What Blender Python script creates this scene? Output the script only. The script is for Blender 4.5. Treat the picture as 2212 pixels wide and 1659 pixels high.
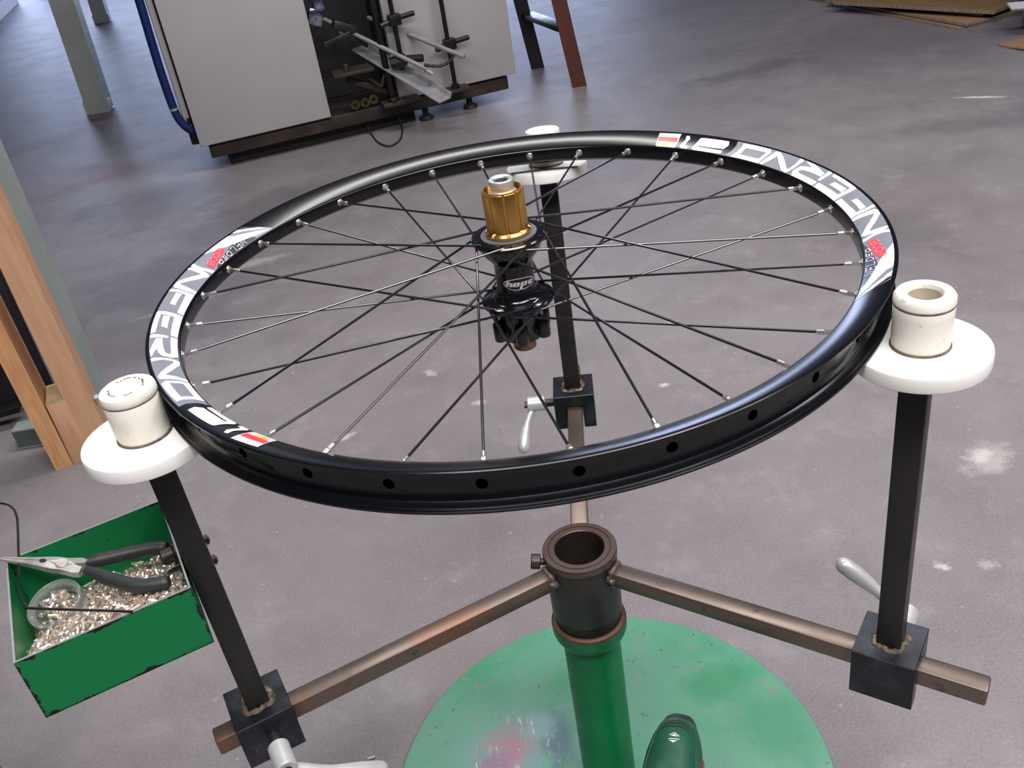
import bpy, bmesh, math, random
from mathutils import Vector, Matrix, geometry
from math import pi, sin, cos, radians
random.seed(7)
sc = bpy.context.scene
for o in list(bpy.data.objects): bpy.data.objects.remove(o)
COL = sc.collection

# ------------------------------------------------------------------ camera
F_PX, PITCH, ROLL = 2032.04, 0.54646, -0.16334
cam = bpy.data.cameras.new('camera'); camo = bpy.data.objects.new('camera', cam); COL.objects.link(camo)
cam.sensor_fit = 'HORIZONTAL'; cam.sensor_width = 36; cam.lens = F_PX / 2212 * 36; cam.clip_start = .02; cam.clip_end = 100
fw = Vector((0, cos(PITCH), -sin(PITCH))); rt = Vector((1, 0, 0)); up = rt.cross(fw)
r2 = rt * cos(ROLL) + up * sin(ROLL); u2 = -rt * sin(ROLL) + up * cos(ROLL)
cm = Matrix((r2, u2, -fw)).transposed().to_4x4(); cm.translation = Vector((-.03972, -.71254, 1.01165))
camo.matrix_world = cm; sc.camera = camo

# ------------------------------------------------------------------ light
sc.view_settings.view_transform = 'Standard'; sc.view_settings.look = 'None'
sc.view_settings.gamma = 1; sc.view_settings.use_curve_mapping = False
sc.view_settings.exposure = 0.10
world = bpy.data.worlds.new('world'); sc.world = world; world.use_nodes = True
world.node_tree.nodes['Background'].inputs[0].default_value = (.62, .70, 1, 1)
world.node_tree.nodes['Background'].inputs[1].default_value = 1.0
def area(name, loc, rot, sx, sy, power, color):
    l = bpy.data.lights.new(name, 'AREA'); l.shape = 'RECTANGLE'; l.size = sx; l.size_y = sy; l.energy = power; l.color = color
    o = bpy.data.objects.new(name, l); COL.objects.link(o); o.location = loc; o.rotation_euler = rot; return o
CEIL = 3.2
SKYLIGHT_FILLS = [(.35, 1.42, 3.0, .30, 74), (.4, -1.4, 3.0, .8, 150), (2.6, -.3, .7, 2.2, 52)]  # second entry is an unseen fill panel added behind the camera
for x, y, sx, sy, pw in SKYLIGHT_FILLS:
    area('skylight_fill', (x, y, CEIL - .08), (0, 0, 0), sx, sy, pw, (1, .975, .965))
DOOR = (-2.0, 13.9, 1.45)
area('daylight_through_door', DOOR, (radians(-90), 0, 0), 9.0, 2.8, 680, (.57, .68, 1))

# ------------------------------------------------------------------ materials
def S(r, g, b):
    f = lambda c: (c / 255 / 12.92) if c <= 10 else ((c / 255 + .055) / 1.055) ** 2.4
    return (f(r), f(g), f(b), 1)
def nodes(name):
    m = bpy.data.materials.new(name); m.use_nodes = True
    nt = m.node_tree; return m, nt, nt.nodes['Principled BSDF']
def mixc(nt, fac, a, b, mode='MIX'):
    n = nt.nodes.new('ShaderNodeMix'); n.data_type = 'RGBA'; n.blend_type = mode
    for s, v in ((n.inputs[0], fac), (n.inputs[6], a), (n.inputs[7], b)):
        if isinstance(v, bpy.types.NodeSocket): nt.links.new(v, s)
        else: s.default_value = v
    return n.outputs[2]
def noise(nt, scale, detail=4, rough=.55, vec=None, dim=None):
    n = nt.nodes.new('ShaderNodeTexNoise'); n.inputs['Scale'].default_value = scale
    n.inputs['Detail'].default_value = detail; n.inputs['Roughness'].default_value = rough
    if vec is None: vec = texco(nt)
    nt.links.new(vec, n.inputs['Vector']); return n.outputs['Fac']
def texco(nt):
    for n in nt.nodes:
        if n.type == 'TEX_COORD': return n.outputs['Object']
    return nt.nodes.new('ShaderNodeTexCoord').outputs['Object']
def ramp(nt, fac, a, b, c0=0., c1=1.):
    n = nt.nodes.new('ShaderNodeMapRange'); n.inputs[1].default_value = a; n.inputs[2].default_value = b
    n.inputs[3].default_value = c0; n.inputs[4].default_value = c1
    nt.links.new(fac, n.inputs[0]); return n.outputs[0]
def math2(nt, op, a, b):
    n = nt.nodes.new('ShaderNodeMath'); n.operation = op
    for s, v in ((n.inputs[0], a), (n.inputs[1], b)):
        if isinstance(v, bpy.types.NodeSocket): nt.links.new(v, s)
        else: s.default_value = v
    return n.outputs[0]
def mapping(nt, scale=(1, 1, 1), rot=(0, 0, 0), loc=(0, 0, 0), kind='POINT'):
    n = nt.nodes.new('ShaderNodeMapping'); n.vector_type = kind
    n.inputs['Location'].default_value = loc; n.inputs['Rotation'].default_value = rot; n.inputs['Scale'].default_value = scale
    nt.links.new(texco(nt), n.inputs['Vector']); return n.outputs['Vector']
def bump(nt, bsdf, h, strength=.2, dist=.002):
    n = nt.nodes.new('ShaderNodeBump'); n.inputs['Strength'].default_value = strength; n.inputs['Distance'].default_value = dist
    nt.links.new(h, n.inputs['Height']); nt.links.new(n.outputs[0], bsdf.inputs['Normal'])
def mat(name, base, rough=.5, metal=0., dark=None, scale=30., lo=.35, hi=.7, wear=None, wscale=60., wlo=.62, whi=.7, b=0., stretch=None, spec=.5, coat=0.):
    m, nt, p = nodes(name)
    p.inputs['Roughness'].default_value = rough; p.inputs['Metallic'].default_value = metal
    p.inputs['Specular IOR Level'].default_value = spec; p.inputs['Coat Weight'].default_value = coat
    c = base; vec = mapping(nt, stretch) if stretch else None
    if dark is not None:
        n = noise(nt, scale, 5, .6, vec); c = mixc(nt, ramp(nt, n, lo, hi), base, dark)
        nt.links.new(ramp(nt, n, .2, .8, max(rough - .08, .02), min(rough + .1, 1)), p.inputs['Roughness'])
        if b: bump(nt, p, n, b)
    if wear is not None:
        n2 = noise(nt, wscale, 6, .65); c = mixc(nt, ramp(nt, n2, wlo, whi), c, wear)
    if isinstance(c, bpy.types.NodeSocket): nt.links.new(c, p.inputs['Base Color'])
    else: p.inputs['Base Color'].default_value = c
    return m
def blobs(nt, col, lst):
    """lst: (x, y, rx, ry, rot, colour, strength, edge noise scale) painted stains / scuffs / shade in object space"""
    for x, y, rx, ry, rz, c, st, ns in lst:
        v = mapping(nt, (rx, ry, 1), (0, 0, rz), (x, y, 0), 'TEXTURE')
        sx = nt.nodes.new('ShaderNodeSeparateXYZ'); nt.links.new(v, sx.inputs[0])
        d = math2(nt, 'SQRT', math2(nt, 'ADD', math2(nt, 'POWER', math2(nt, 'ABSOLUTE', sx.outputs[0], 0), 2), math2(nt, 'POWER', math2(nt, 'ABSOLUTE', sx.outputs[1], 0), 2)), 0)
        n = noise(nt, ns, 5, .7)
        e = math2(nt, 'ADD', d, math2(nt, 'MULTIPLY', math2(nt, 'SUBTRACT', n, .5), 2.2))
        f = ramp(nt, e, 1.05, .35, 0, st)
        col = mixc(nt, f, col, c)
    return col

def floor_mat():
    m, nt, p = nodes('concrete')
    a = noise(nt, 1.1, 5, .6); b_ = noise(nt, 5.5, 6, .62); c = noise(nt, 45, 6, .7); d = noise(nt, 260, 3, .6)
    col = mixc(nt, ramp(nt, a, .32, .68), S(112, 106, 111), S(134, 129, 132))
    col = mixc(nt, ramp(nt, b_, .48, .74, 0, .6), col, S(94, 89, 97))
    col = mixc(nt, ramp(nt, noise(nt, 9, 6, .68), .54, .75, 0, .45), col, S(158, 153, 154))
    col = mixc(nt, ramp(nt, c, .35, .7, .0, .28), col, S(108, 102, 104))
    col = mixc(nt, ramp(nt, d, .3, .7, 0, .22), col, S(178, 172, 172))
    vo = nt.nodes.new('ShaderNodeTexVoronoi'); vo.inputs['Scale'].default_value = 6.5; nt.links.new(texco(nt), vo.inputs['Vector'])
    sp = math2(nt, 'ADD', vo.outputs['Distance'], math2(nt, 'MULTIPLY', noise(nt, 70, 2), .05))
    col = mixc(nt, ramp(nt, sp, .060, .045, 0, .35), col, S(186, 180, 178))
    vo2 = nt.nodes.new('ShaderNodeTexVoronoi'); vo2.inputs['Scale'].default_value = 19; nt.links.new(texco(nt), vo2.inputs['Vector'])
    col = mixc(nt, ramp(nt, vo2.outputs['Distance'], .065, .045, 0, .22), col, S(196, 190, 188))
    W = S(205, 202, 200); Lg = S(180, 176, 174); Dk = S(84, 80, 86); Brn = S(120, 92, 82)
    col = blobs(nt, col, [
        (.708, .476, .055, .040, .6, Lg, .6, 30), (.700, .485, .028, .020, .4, W, .45, 60), (.529, .258, .014, .009, -.6, W, .6, 90), (.59, .247, .016, .012, 0, Lg, .5, 90), (-.90, 1.75, .38, .50, .2, Dk, .55, 4), (-.70, 2.30, .50, .25, .3, Dk, .5, 5), (-1.20, 2.55, .40, .28, .2, Dk, .5, 4), (1.6, 3.1, .7, .6, 0, Dk, .4, 3),  # broad Dk at left: stained floor plus machine shade put into the colour
        (.257, .852, .012, .010, 0, W, .7, 120), (1.61, 2.24, .085, .013, -.5, W, 1., 40), (-.113, .9, .018, .012, 0, W, .5, 90),
        (-.384, .853, .03, .010, .5, Lg, .9, 80), (-.702, 1.85, .10, .03, .2, Lg, .5, 30), (-.90, 1.62, .14, .012, .35, Lg, .4, 40),
        (.05, 1.25, .03, .02, 0, Lg, .5, 60), (.33, 1.1, .014, .01, 0, W, .6, 90), (-.21, 1.05, .012, .02, .7, Lg, .8, 90),
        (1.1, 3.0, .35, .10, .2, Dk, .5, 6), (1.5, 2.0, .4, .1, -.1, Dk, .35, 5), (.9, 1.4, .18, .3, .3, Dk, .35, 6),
        (.77, 1.0, .13, .10, .2, S(150, 150, 150), .4, 12), (-2.2, 3.6, .55, .16, .5, Brn, .55, 4), (-1.6, 3.0, .3, .25, .3, Brn, .45, 5), (-1.35, 3.05, .45, .12, .6, Brn, .45, 5),  # long brown streak by the left column: its shadow put into the colour
        (-3.0, 7.1, .35, .10, .5, S(140, 88, 70), .8, 4), (-1.84, 4.02, .16, .06, .2, S(130, 92, 78), .8, 9), (-.35, 2.72, .45, .10, .2, S(112, 106, 106), .5, 6),  # brown at the column feet: painted shadow; grey strip before the machine
        (.55, 3.05, .25, .07, -.6, S(118, 112, 116), .4, 8), (.48, 3.95, .05, .012, .4, S(96, 60, 56), .9, 60)])  # slanted grey streak is the ladder's shadow painted on the concrete
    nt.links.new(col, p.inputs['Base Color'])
    p.inputs['Specular IOR Level'].default_value = .13
    nt.links.new(ramp(nt, b_, .3, .7, .46, .52), p.inputs['Roughness'])
    bump(nt, p, d, .04, .0006)
    return m

def plate_mat():
    m, nt, p = nodes('worn_green_plate')
    a = noise(nt, 7, 5, .6); b_ = noise(nt, 38, 6, .7)
    col = mixc(nt, ramp(nt, a, .35, .65), S(66, 138, 106), S(96, 148, 128))
    col = mixc(nt, ramp(nt, b_, .58, .66, 0, .7), col, S(122, 128, 114))
    col = mixc(nt, ramp(nt, noise(nt, 90, 5, .7), .63, .68, 0, .8), col, S(84, 70, 66))
    col = blobs(nt, col, [
        (-.105, .060, .095, .085, .2, S(104, 140, 142), .85, 14), (-.112, .072, .044, .040, 0, S(150, 112, 124), .95, 22),
        (-.055, .066, .026, .075, .1, S(70, 100, 112), .85, 20), (-.140, .042, .030, .030, 0, S(128, 98, 124), .8, 30), (-.075, .09, .03, .025, .3, S(120, 156, 158), .7, 30),
        (.165, .115, .06, .035, .2, S(38, 128, 88), .8, 10), (.21, .03, .06, .07, .2, S(40, 130, 90), .7, 10)])  # greener at right; the paler green elsewhere has reflected sheen painted in
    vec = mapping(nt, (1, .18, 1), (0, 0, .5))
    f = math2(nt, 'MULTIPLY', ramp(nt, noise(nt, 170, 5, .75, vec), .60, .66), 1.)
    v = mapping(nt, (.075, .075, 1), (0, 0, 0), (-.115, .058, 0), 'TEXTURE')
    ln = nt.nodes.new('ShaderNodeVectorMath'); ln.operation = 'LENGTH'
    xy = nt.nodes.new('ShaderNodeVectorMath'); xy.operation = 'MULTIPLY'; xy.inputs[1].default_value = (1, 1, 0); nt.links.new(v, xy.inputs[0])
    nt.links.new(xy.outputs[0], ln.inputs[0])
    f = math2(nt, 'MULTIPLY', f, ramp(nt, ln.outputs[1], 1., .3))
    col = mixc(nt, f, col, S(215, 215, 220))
    nt.links.new(col, p.inputs['Base Color']); nt.links.new(ramp(nt, a, .3, .7, .32, .5), p.inputs['Roughness'])
    return m

def edge_worn_paint(name, base, chip, hx, hy, hz, c):
    """box paint chipped along the edges of a box of half size h about c (object space)"""
    m, nt, p = nodes(name)
    sx = nt.nodes.new('ShaderNodeSeparateXYZ'); nt.links.new(mapping(nt, (1, 1, 1), (0, 0, 0), c, 'TEXTURE'), sx.inputs[0])
    ds = []
    for k, h in enumerate((hx, hy, hz)):
        ds.append(math2(nt, 'SUBTRACT', h, math2(nt, 'ABSOLUTE', sx.outputs[k], 0)))
    # second smallest distance = distance to nearest edge
    mn = math2(nt, 'MINIMUM', math2(nt, 'MAXIMUM', ds[0], ds[1]), math2(nt, 'MINIMUM', math2(nt, 'MAXIMUM', ds[1], ds[2]), math2(nt, 'MAXIMUM', ds[0], ds[2])))
    n = noise(nt, 46, 7, .72)
    e = math2(nt, 'SUBTRACT', mn, math2(nt, 'MULTIPLY', math2(nt, 'SUBTRACT', n, .46), .022))
    col = mixc(nt, ramp(nt, e, .0006, -.0002), base, chip)
    col = mixc(nt, ramp(nt, noise(nt, 130, 5, .7), .70, .74, 0, .8), col, chip)
    nt.links.new(col, p.inputs['Base Color']); p.inputs['Roughness'].default_value = .46; p.inputs['Specular IOR Level'].default_value = .3
    return m

M = {}
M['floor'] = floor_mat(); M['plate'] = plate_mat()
M['wall'] = mat('wall_paint', S(96, 95, 96), .8, 0, S(84, 83, 86), 2)
M['ceiling'] = mat('ceiling_sheet', S(104, 103, 102), .8, 0, S(88, 88, 88), 2)
M['black_anod'] = mat('black_anodised', (.0030, .0030, .0048, 1), .21, 0, spec=.42)
M['black_gloss'] = mat('black_gloss', (.004, .004, .006, 1), .12, 0, spec=.5)
M['spoke'] = mat('black_spoke', (.006, .006, .009, 1), .25, .0, spec=.7)
M['chrome'] = mat('nickel_plate', S(228, 222, 218), .24, .9, S(206, 200, 196), 300)
M['nip'] = mat('nickel_nipple', S(246, 234, 224), .22, .8, S(214, 196, 182), 180)
M['alu'] = mat('machined_aluminium', S(216, 214, 214), .34, .7)
M['gold'] = mat('gold_anodised', (.80, .47, .13, 1), .29, 1)
M['seal'] = mat('grey_seal', S(92, 90, 98), .5, 0, S(80, 78, 86), 100)
M['bronze'] = mat('bronze_end', S(150, 116, 96), .35, 1, S(110, 84, 70), 100)
M['decal_white'] = mat('decal_white', S(250, 250, 250), .3, 0, S(242, 242, 245), 80)
M['decal_grey'] = mat('decal_grey', S(128, 130, 140), .28, 0, S(118, 120, 132), 60)
M['decal_dark'] = mat('decal_dark', S(32, 36, 40), .3, 0, S(26, 28, 32), 60)
M['decal_red'] = mat('decal_red', S(232, 62, 74), .3, 0, S(222, 50, 62), 80)
M['decal_pink'] = mat('decal_pink', S(250, 150, 158), .3, 0, S(250, 130, 140), 80)
M['decal_yellow'] = mat('decal_yellow', S(246, 214, 96), .3, 0, S(240, 200, 70), 80)
M['decal_silver'] = mat('decal_silver', S(205, 196, 204), .35, 0, S(190, 182, 190), 200)
M['logo_silver'] = mat('logo_silver', S(206, 196, 202), .4, .2, S(190, 180, 186), 900)
M['rust_bar'] = mat('rusty_bar', S(120, 108, 100), .40, .85, S(160, 100, 72), 11, .54, .76, S(60, 50, 46), 50, .6, .75, .1)
M['black_bar'] = mat('black_steel', S(26, 24, 24), .42, .2, S(38, 34, 32), 25, wear=S(60, 54, 50), wscale=110, wlo=.7, whi=.76)
M['block'] = mat('blued_steel_block', S(30, 31, 36), .36, .45, S(58, 60, 72), 30, .45, .7, S(110, 104, 98), 70, .68, .74)
M['weld'] = mat('weld_bead', S(118, 104, 92), .42, .55, S(72, 62, 56), 200, .4, .7, b=.5)
M['sleeve'] = mat('dark_turned_steel', S(44, 44, 46), .42, .45, S(70, 62, 58), 18, .45, .75, S(96, 82, 74), 60, .68, .78)
M['ring'] = mat('brown_turned_steel', S(104, 92, 88), .34, .8, S(80, 64, 56), 30)
M['collar'] = mat('rusted_collar', S(112, 86, 70), .55, .4, S(78, 58, 48), 30)
M['green_tube'] = mat('green_tube_paint', S(10, 124, 70), .36, 0, S(6, 108, 60), 20, spec=.35, wear=S(60, 130, 100), wscale=160, wlo=.72, whi=.76)
M['cast'] = mat('cast_zinc', S(204, 204, 206), .36, .35, S(186, 186, 190), 60)
M['plastic'] = mat('white_nylon', S(236, 235, 233), .42, 0, S(228, 225, 218), 12, .45, .8, S(206, 192, 172), 140, .70, .77)
M['plastic_old'] = mat('yellowed_nylon', S(234, 230, 220), .42, 0, S(220, 210, 192), 22, .45, .78, S(176, 156, 130), 160, .63, .74)
M['bore'] = mat('nylon_bore', S(196, 188, 174), .5, 0, S(176, 166, 150), 60)
M['grime'] = mat('grimy_groove', S(112, 96, 78), .7, 0, S(60, 50, 42), 160)
M['hole_dark'] = mat('hole_black', (.004, .004, .004, 1), .6)
M['green_box'] = edge_worn_paint('chipped_green_paint', S(6, 112, 62), S(26, 26, 26), .0635, .0657, .0292, (0, 0, 0))
M['plier_steel'] = mat('plier_steel', S(206, 202, 200), .34, .6, S(150, 146, 142), 60)
M['grip'] = mat('grey_grip', S(44, 46, 47), .5, 0, S(36, 38, 39), 60)
M['wire'] = mat('dark_wire', S(40, 38, 38), .35, .6, S(60, 56, 54), 60)
M['bolt'] = mat('old_bolt', S(74, 68, 66), .45, .6, S(46, 40, 38), 80)
M['cab'] = mat('cream_cabinet', S(176, 173, 174), .55, 0, S(168, 165, 168), 3, wear=S(120, 110, 100), wscale=60, wlo=.74, whi=.8)
M['cab_in'] = mat('machine_inside', (.012, .011, .011, 1), .6, 0, (.02, .018, .016, 1), 10)
M['plinth'] = mat('dirty_plinth', S(52, 44, 42), .5, .2, S(84, 66, 56), 8, .5, .8)
M['mach'] = mat('oily_steel', S(70, 68, 68), .4, .7, S(40, 36, 34), 25)
M['mach_dark'] = mat('oily_black', S(34, 31, 32), .4, .4, S(20, 18, 18), 25)
M['pale_steel'] = mat('pale_steel', S(176, 176, 182), .4, .4, S(146, 145, 148), 20)
M['mach_rust'] = mat('rusty_bracket', S(66, 54, 49), .55, .2, S(42, 35, 33), 40)
M['brass'] = mat('brass', S(110, 98, 70), .4, .8, S(60, 50, 36), 60)
M['hose'] = mat('blue_hose', S(8, 32, 92), .45, 0, S(6, 26, 78), 20)
M['rubber'] = mat('black_rubber', (.012, .012, .013, 1), .6, 0, (.02, .02, .02, 1), 30)
M['foil'] = mat('shiny_foil', S(190, 200, 220), .12, 1, S(60, 70, 110), 50, b=1.)
M['ladder_red'] = mat('redbrown_wood', S(92, 46, 34), .5, 0, S(70, 34, 28), 12, stretch=(6, 6, .6))
M['ladder_black'] = mat('black_wood', S(34, 30, 32), .5, 0, S(22, 20, 22), 12, stretch=(6, 6, .6))
M['galv'] = mat('galvanised', S(168, 178, 174), .42, .2, S(146, 157, 155), 9, .3, .7, S(64, 68, 72), 40, .68, .74)
M['paint_col'] = mat('grey_painted_column', S(184, 190, 187), .28, 0, S(166, 172, 170), 5, wear=S(90, 86, 84), wscale=40, wlo=.72, whi=.78)
M['pine'] = mat('pine', S(212, 162, 116), .55, 0, S(186, 130, 86), 26, .4, .72, S(116, 70, 42), 40, .72, .8, .1, stretch=(7, 7, .45))
M['pine2'] = mat('pine_board', S(206, 162, 128), .55, 0, S(190, 142, 108), 14, .4, .72, b=.1, stretch=(4, 4, .5))
M['ply'] = mat('plywood_end', S(196, 176, 144), .6, 0, S(170, 146, 112), 60)
M['ply2'] = mat('brown_board', S(150, 118, 82), .6, 0, S(128, 98, 66), 40)
M['chan'] = mat('grey_green_steel', S(104, 116, 116), .45, .3, S(82, 92, 94), 20)
M['card'] = mat('cardboard', S(152, 118, 90), .75, 0, S(134, 100, 74), 10)
M['card2'] = mat('cardboard_olive', S(128, 98, 52), .75, 0, S(104, 78, 40), 10)
M['card_edge'] = mat('cardboard_edge', S(150, 132, 116), .8, 0, S(100, 84, 72), 90)
M['blue'] = mat('blue_plastic', S(30, 84, 120), .45, 0, S(22, 66, 100), 10)
M['white_p'] = mat('white_plastic', S(214, 214, 220), .45, 0, S(200, 200, 208), 12)
M['sky_blue'] = mat('sky_blue_band', S(60, 160, 220), .45, 0, S(50, 140, 205), 12)
M['drv_green'] = mat('driver_green', S(26, 84, 62), .42, 0, S(22, 74, 54), 60)
M['drv_black'] = mat('driver_black', S(42, 38, 44), .5, 0, S(34, 30, 36), 120)
M['drv_red'] = mat('driver_red', S(156, 40, 38), .4, 0, S(136, 34, 32), 80)
M['drv_mark'] = mat('driver_mark', S(220, 226, 222), .4, 0, S(206, 214, 210), 80)
M['black_sheet'] = mat('black_sheet', S(48, 46, 54), .45, 0, S(36, 34, 42), 12)
g, nt, p = nodes('clear_plastic'); p.inputs['Base Color'].default_value = (.62, .66, .64, 1); p.inputs['Roughness'].default_value = .12
p.inputs['Transmission Weight'].default_value = .82; p.inputs['IOR'].default_value = 1.4
nt.links.new(ramp(nt, noise(nt, 160, 4), .3, .7, .04, .16), p.inputs['Roughness']); M['clear'] = g
g, nt, p = nodes('skylight_sheet'); p.inputs['Base Color'].default_value = (.9, .9, .9, 1); M['skysheet'] = g

# ------------------------------------------------------------------ mesh helpers
class MB:
    def __init__(s, mtx=None): s.bm = bmesh.new(); s.m = mtx or Matrix()
    def _add(s, bm2):
        bm2.transform(s.m); me = bpy.data.meshes.new('t'); bm2.to_mesh(me); bm2.free(); s.bm.from_mesh(me); bpy.data.meshes.remove(me); return s
    def box(s, c, size, bev=0., seg=2, mtx=None):
        b = bmesh.new(); bmesh.ops.create_cube(b, size=1)
        bmesh.ops.scale(b, vec=size, verts=b.verts)
        if bev: bmesh.ops.bevel(b, geom=list(b.edges), offset=min(bev, min(size) * .45), segments=seg, profile=.5, affect='EDGES')
        if mtx: b.transform(mtx)
        bmesh.ops.translate(b, vec=c, verts=b.verts); return s._add(b)
    def lathe(s, prof, n=48, mtx=None, closed=False):
        """prof: list of (r, z)"""
        b = bmesh.new(); rings = []
        for r, z in prof:
            if r < 1e-7: rings.append([b.verts.new((0, 0, z))])
            else: rings.append([b.verts.new((r * cos(2 * pi * i / n), r * sin(2 * pi * i / n), z)) for i in range(n)])
        prs = list(zip(rings, rings[1:])) + ([(rings[-1], rings[0])] if closed else [])
        for A, B in prs:
            for i in range(n):
                j = (i + 1) % n
                if len(A) == 1 and len(B) == 1: continue
                if len(A) == 1: f = (A[0], B[j], B[i])
                elif len(B) == 1: f = (A[i], A[j], B[0])
                else: f = (A[i], A[j], B[j], B[i])
                b.faces.new(f)
        bmesh.ops.recalc_face_normals(b, faces=b.faces)
        if mtx: b.transform(mtx)
        return s._add(b)
    def cyl(s, p0, p1, r0, r1=None, n=16, bev=0.):
        p0 = Vector(p0); p1 = Vector(p1); L = (p1 - p0).length; r1 = r0 if r1 is None else r1
        m = frame(p0, p1 - p0)
        pr = [(0, 0), (r0 - bev, 0), (r0, bev), (r1, L - bev), (r1 - bev, L), (0, L)] if bev else [(0, 0), (r0, 0), (r1, L), (0, L)]
        return s.lathe(pr, n, m)
    def tube(s, pts, r, n=8, cap=True):
        pts = [Vector(q) for q in pts]; rs = r if isinstance(r, (list, tuple)) else [r] * len(pts)
        b = bmesh.new(); rings = []; up_ = None
        for i, q in enumerate(pts):
            t = (pts[min(i + 1, len(pts) - 1)] - pts[max(i - 1, 0)]).normalized()
            if up_ is None: up_ = t.orthogonal().normalized()
            up_ = (up_ - t * up_.dot(t)).normalized(); sd = t.cross(up_)
            rings.append([b.verts.new(q + (up_ * cos(2 * pi * k / n) + sd * sin(2 * pi * k / n)) * rs[i]) for k in range(n)])
        for A, B in zip(rings, rings[1:]):
            for k in range(n): b.faces.new((A[k], A[(k + 1) % n], B[(k + 1) % n], B[k]))
        if cap: b.faces.new(rings[0][::-1]); b.faces.new(rings[-1])
        bmesh.ops.recalc_face_normals(b, faces=b.faces); return s._add(b)
    def prism(s, poly, z0, z1, mtx=None, bev=0.):
        """extrude xy polygon from z0 to z1"""
        b = bmesh.new(); lo = [b.verts.new((x, y, z0)) for x, y in poly]; hi = [b.verts.new((x, y, z1)) for x, y in poly]
        b.faces.new(lo[::-1]); b.faces.new(hi); k = len(poly)
        for i in range(k): b.faces.new((lo[i], lo[(i + 1) % k], hi[(i + 1) % k], hi[i]))
        bmesh.ops.recalc_face_normals(b, faces=b.faces)
        if bev: bmesh.ops.bevel(b, geom=list(b.edges), offset=bev, segments=1, profile=.5, affect='EDGES')
        if mtx: b.transform(mtx)
        return s._add(b)
    def loft(s, secs, cap=True):
        """secs: list of closed rings of points"""
        b = bmesh.new(); R = [[b.verts.new(q) for q in sec] for sec in secs]; n = len(R[0])
        for A, B in zip(R, R[1:]):
            for k in range(n): b.faces.new((A[k], A[(k + 1) % n], B[(k + 1) % n], B[k]))
        if cap: b.faces.new(R[0][::-1]); b.faces.new(R[-1])
        bmesh.ops.recalc_face_normals(b, faces=b.faces); return s._add(b)
    def raw(s, vs, fs):
        b = bmesh.new(); V = [b.verts.new(v) for v in vs]
        for f in fs:
            try: b.faces.new([V[i] for i in f])
            except ValueError: pass
        return s._add(b)
    def build(s, name, m, parent=None, sharp=35):
        me = bpy.data.meshes.new(name); s.bm.to_mesh(me); s.bm.free(); me.materials.append(m if not isinstance(m, str) else M[m])
        me.polygons.foreach_set('use_smooth', [True] * len(me.polygons)); me.set_sharp_from_angle(angle=radians(sharp))
        o = bpy.data.objects.new(name, me); COL.objects.link(o)
        if parent: o.parent = parent
        return o
def frame(p, z, xhint=None):
    z = Vector(z).normalized(); x = Vector(xhint) if xhint else z.orthogonal()
    x = (x - z * x.dot(z)).normalized(); y = z.cross(x)
    m = Matrix((x, y, z)).transposed().to_4x4(); m.translation = Vector(p); return m
def empty(name, mtx=None):
    o = bpy.data.objects.new(name, None); o.empty_display_size = .05; COL.objects.link(o)
    if mtx is not None: o.matrix_world = mtx
    return o
def tag(o, label, cat, group=None):
    o['label'] = label; o['category'] = cat
    if group: o['group'] = group
    return o
def struct(o): o['kind'] = 'structure'; return o

# ------------------------------------------------------------------ room shell
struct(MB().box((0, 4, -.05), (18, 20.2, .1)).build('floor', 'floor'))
struct(MB().box((-9.05, 4, CEIL / 2), (.1, 20.2, CEIL)).build('wall_left', 'wall'))
struct(MB().box((9.05, 4, CEIL / 2), (.1, 20.2, CEIL)).build('wall_right', 'wall'))
struct(MB().box((0, -6.05, CEIL / 2), (18, .1, CEIL)).build('wall_front', 'wall'))
struct(MB().box((-7.75, 14.05, CEIL / 2), (2.5, .1, CEIL)).box((5.75, 14.05, CEIL / 2), (6.5, .1, CEIL)).box((-2, 14.05, CEIL - .15), (9, .1, .3)).build('wall_back', 'wall'))
struct(MB().box((0, 4, CEIL + .05), (18.2, 20.3, .1)).build('ceiling', 'ceiling'))
for k, (x, y, sx, sy, pw) in enumerate(SKYLIGHT_FILLS):  # frames and panes; the second belongs to the added fill panel
    f = MB()
    for dx in (-1, 1): f.box((x + dx * (sx / 2 + .03), y, CEIL - .05), (.06, sy + .12, .1))
    for dy in (-1, 1): f.box((x, y + dy * (sy / 2 + .03), CEIL - .05), (sx, .06, .1))
    w = struct(f.build('skylight_fill_frame_%d' % (k + 1), 'wall'))
    MB().box((x, y, CEIL - .03), (sx, sy, .02)).build('pane', 'skysheet', w)

# ------------------------------------------------------------------ wheel stand
TH = 1.45105
def arm_frame(k):
    a = TH + (2 * pi / 3, -2 * pi / 3, 0)[k]
    d = Vector((cos(a), sin(a), 0)); s_ = Vector((-d.y, d.x, 0))
    m = Matrix((d, s_, Vector((0, 0, 1)))).transposed().to_4x4(); return m
WC = Vector((-.0224, .01308, .68383)); WN = Vector((.0028, -.00911, 1)).normalized()
stand = tag(empty('wheel_stand'), 'three-armed steel wheel stand with green round foot and white plastic roller posts', 'stand')
MB().lathe([(0, 0), (.2618, 0), (.2618, .0068), (.2606, .008), (0, .008)], 128).build('base_plate', 'plate', stand)
MB().lathe([(.0255, .008), (.031, .008), (.0305, .02), (.0303, .262), (.0303, .272), (.0255, .272)], 64, closed=True).build('column', 'green_tube', stand)
MB().lathe([(.030, .258), (.0345, .259), (.0380, .2655), (.0393, .2700), (.0395, .2795), (.030, .2795)], 64, closed=True).build('collar', 'green_tube', stand)
MB().lathe([(.0340, .2797), (.0392, .2797), (.0393, .2806), (.0385, .2832), (.0366, .2846), (.0346, .2846)], 64, closed=True).build('collar_rim', 'collar', stand)
MB().lathe([(.0305, .272), (.0344, .272), (.0344, .300), (.0305, .300)], 64, closed=True).build('inner_tube', 'mach_dark', stand)
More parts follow.
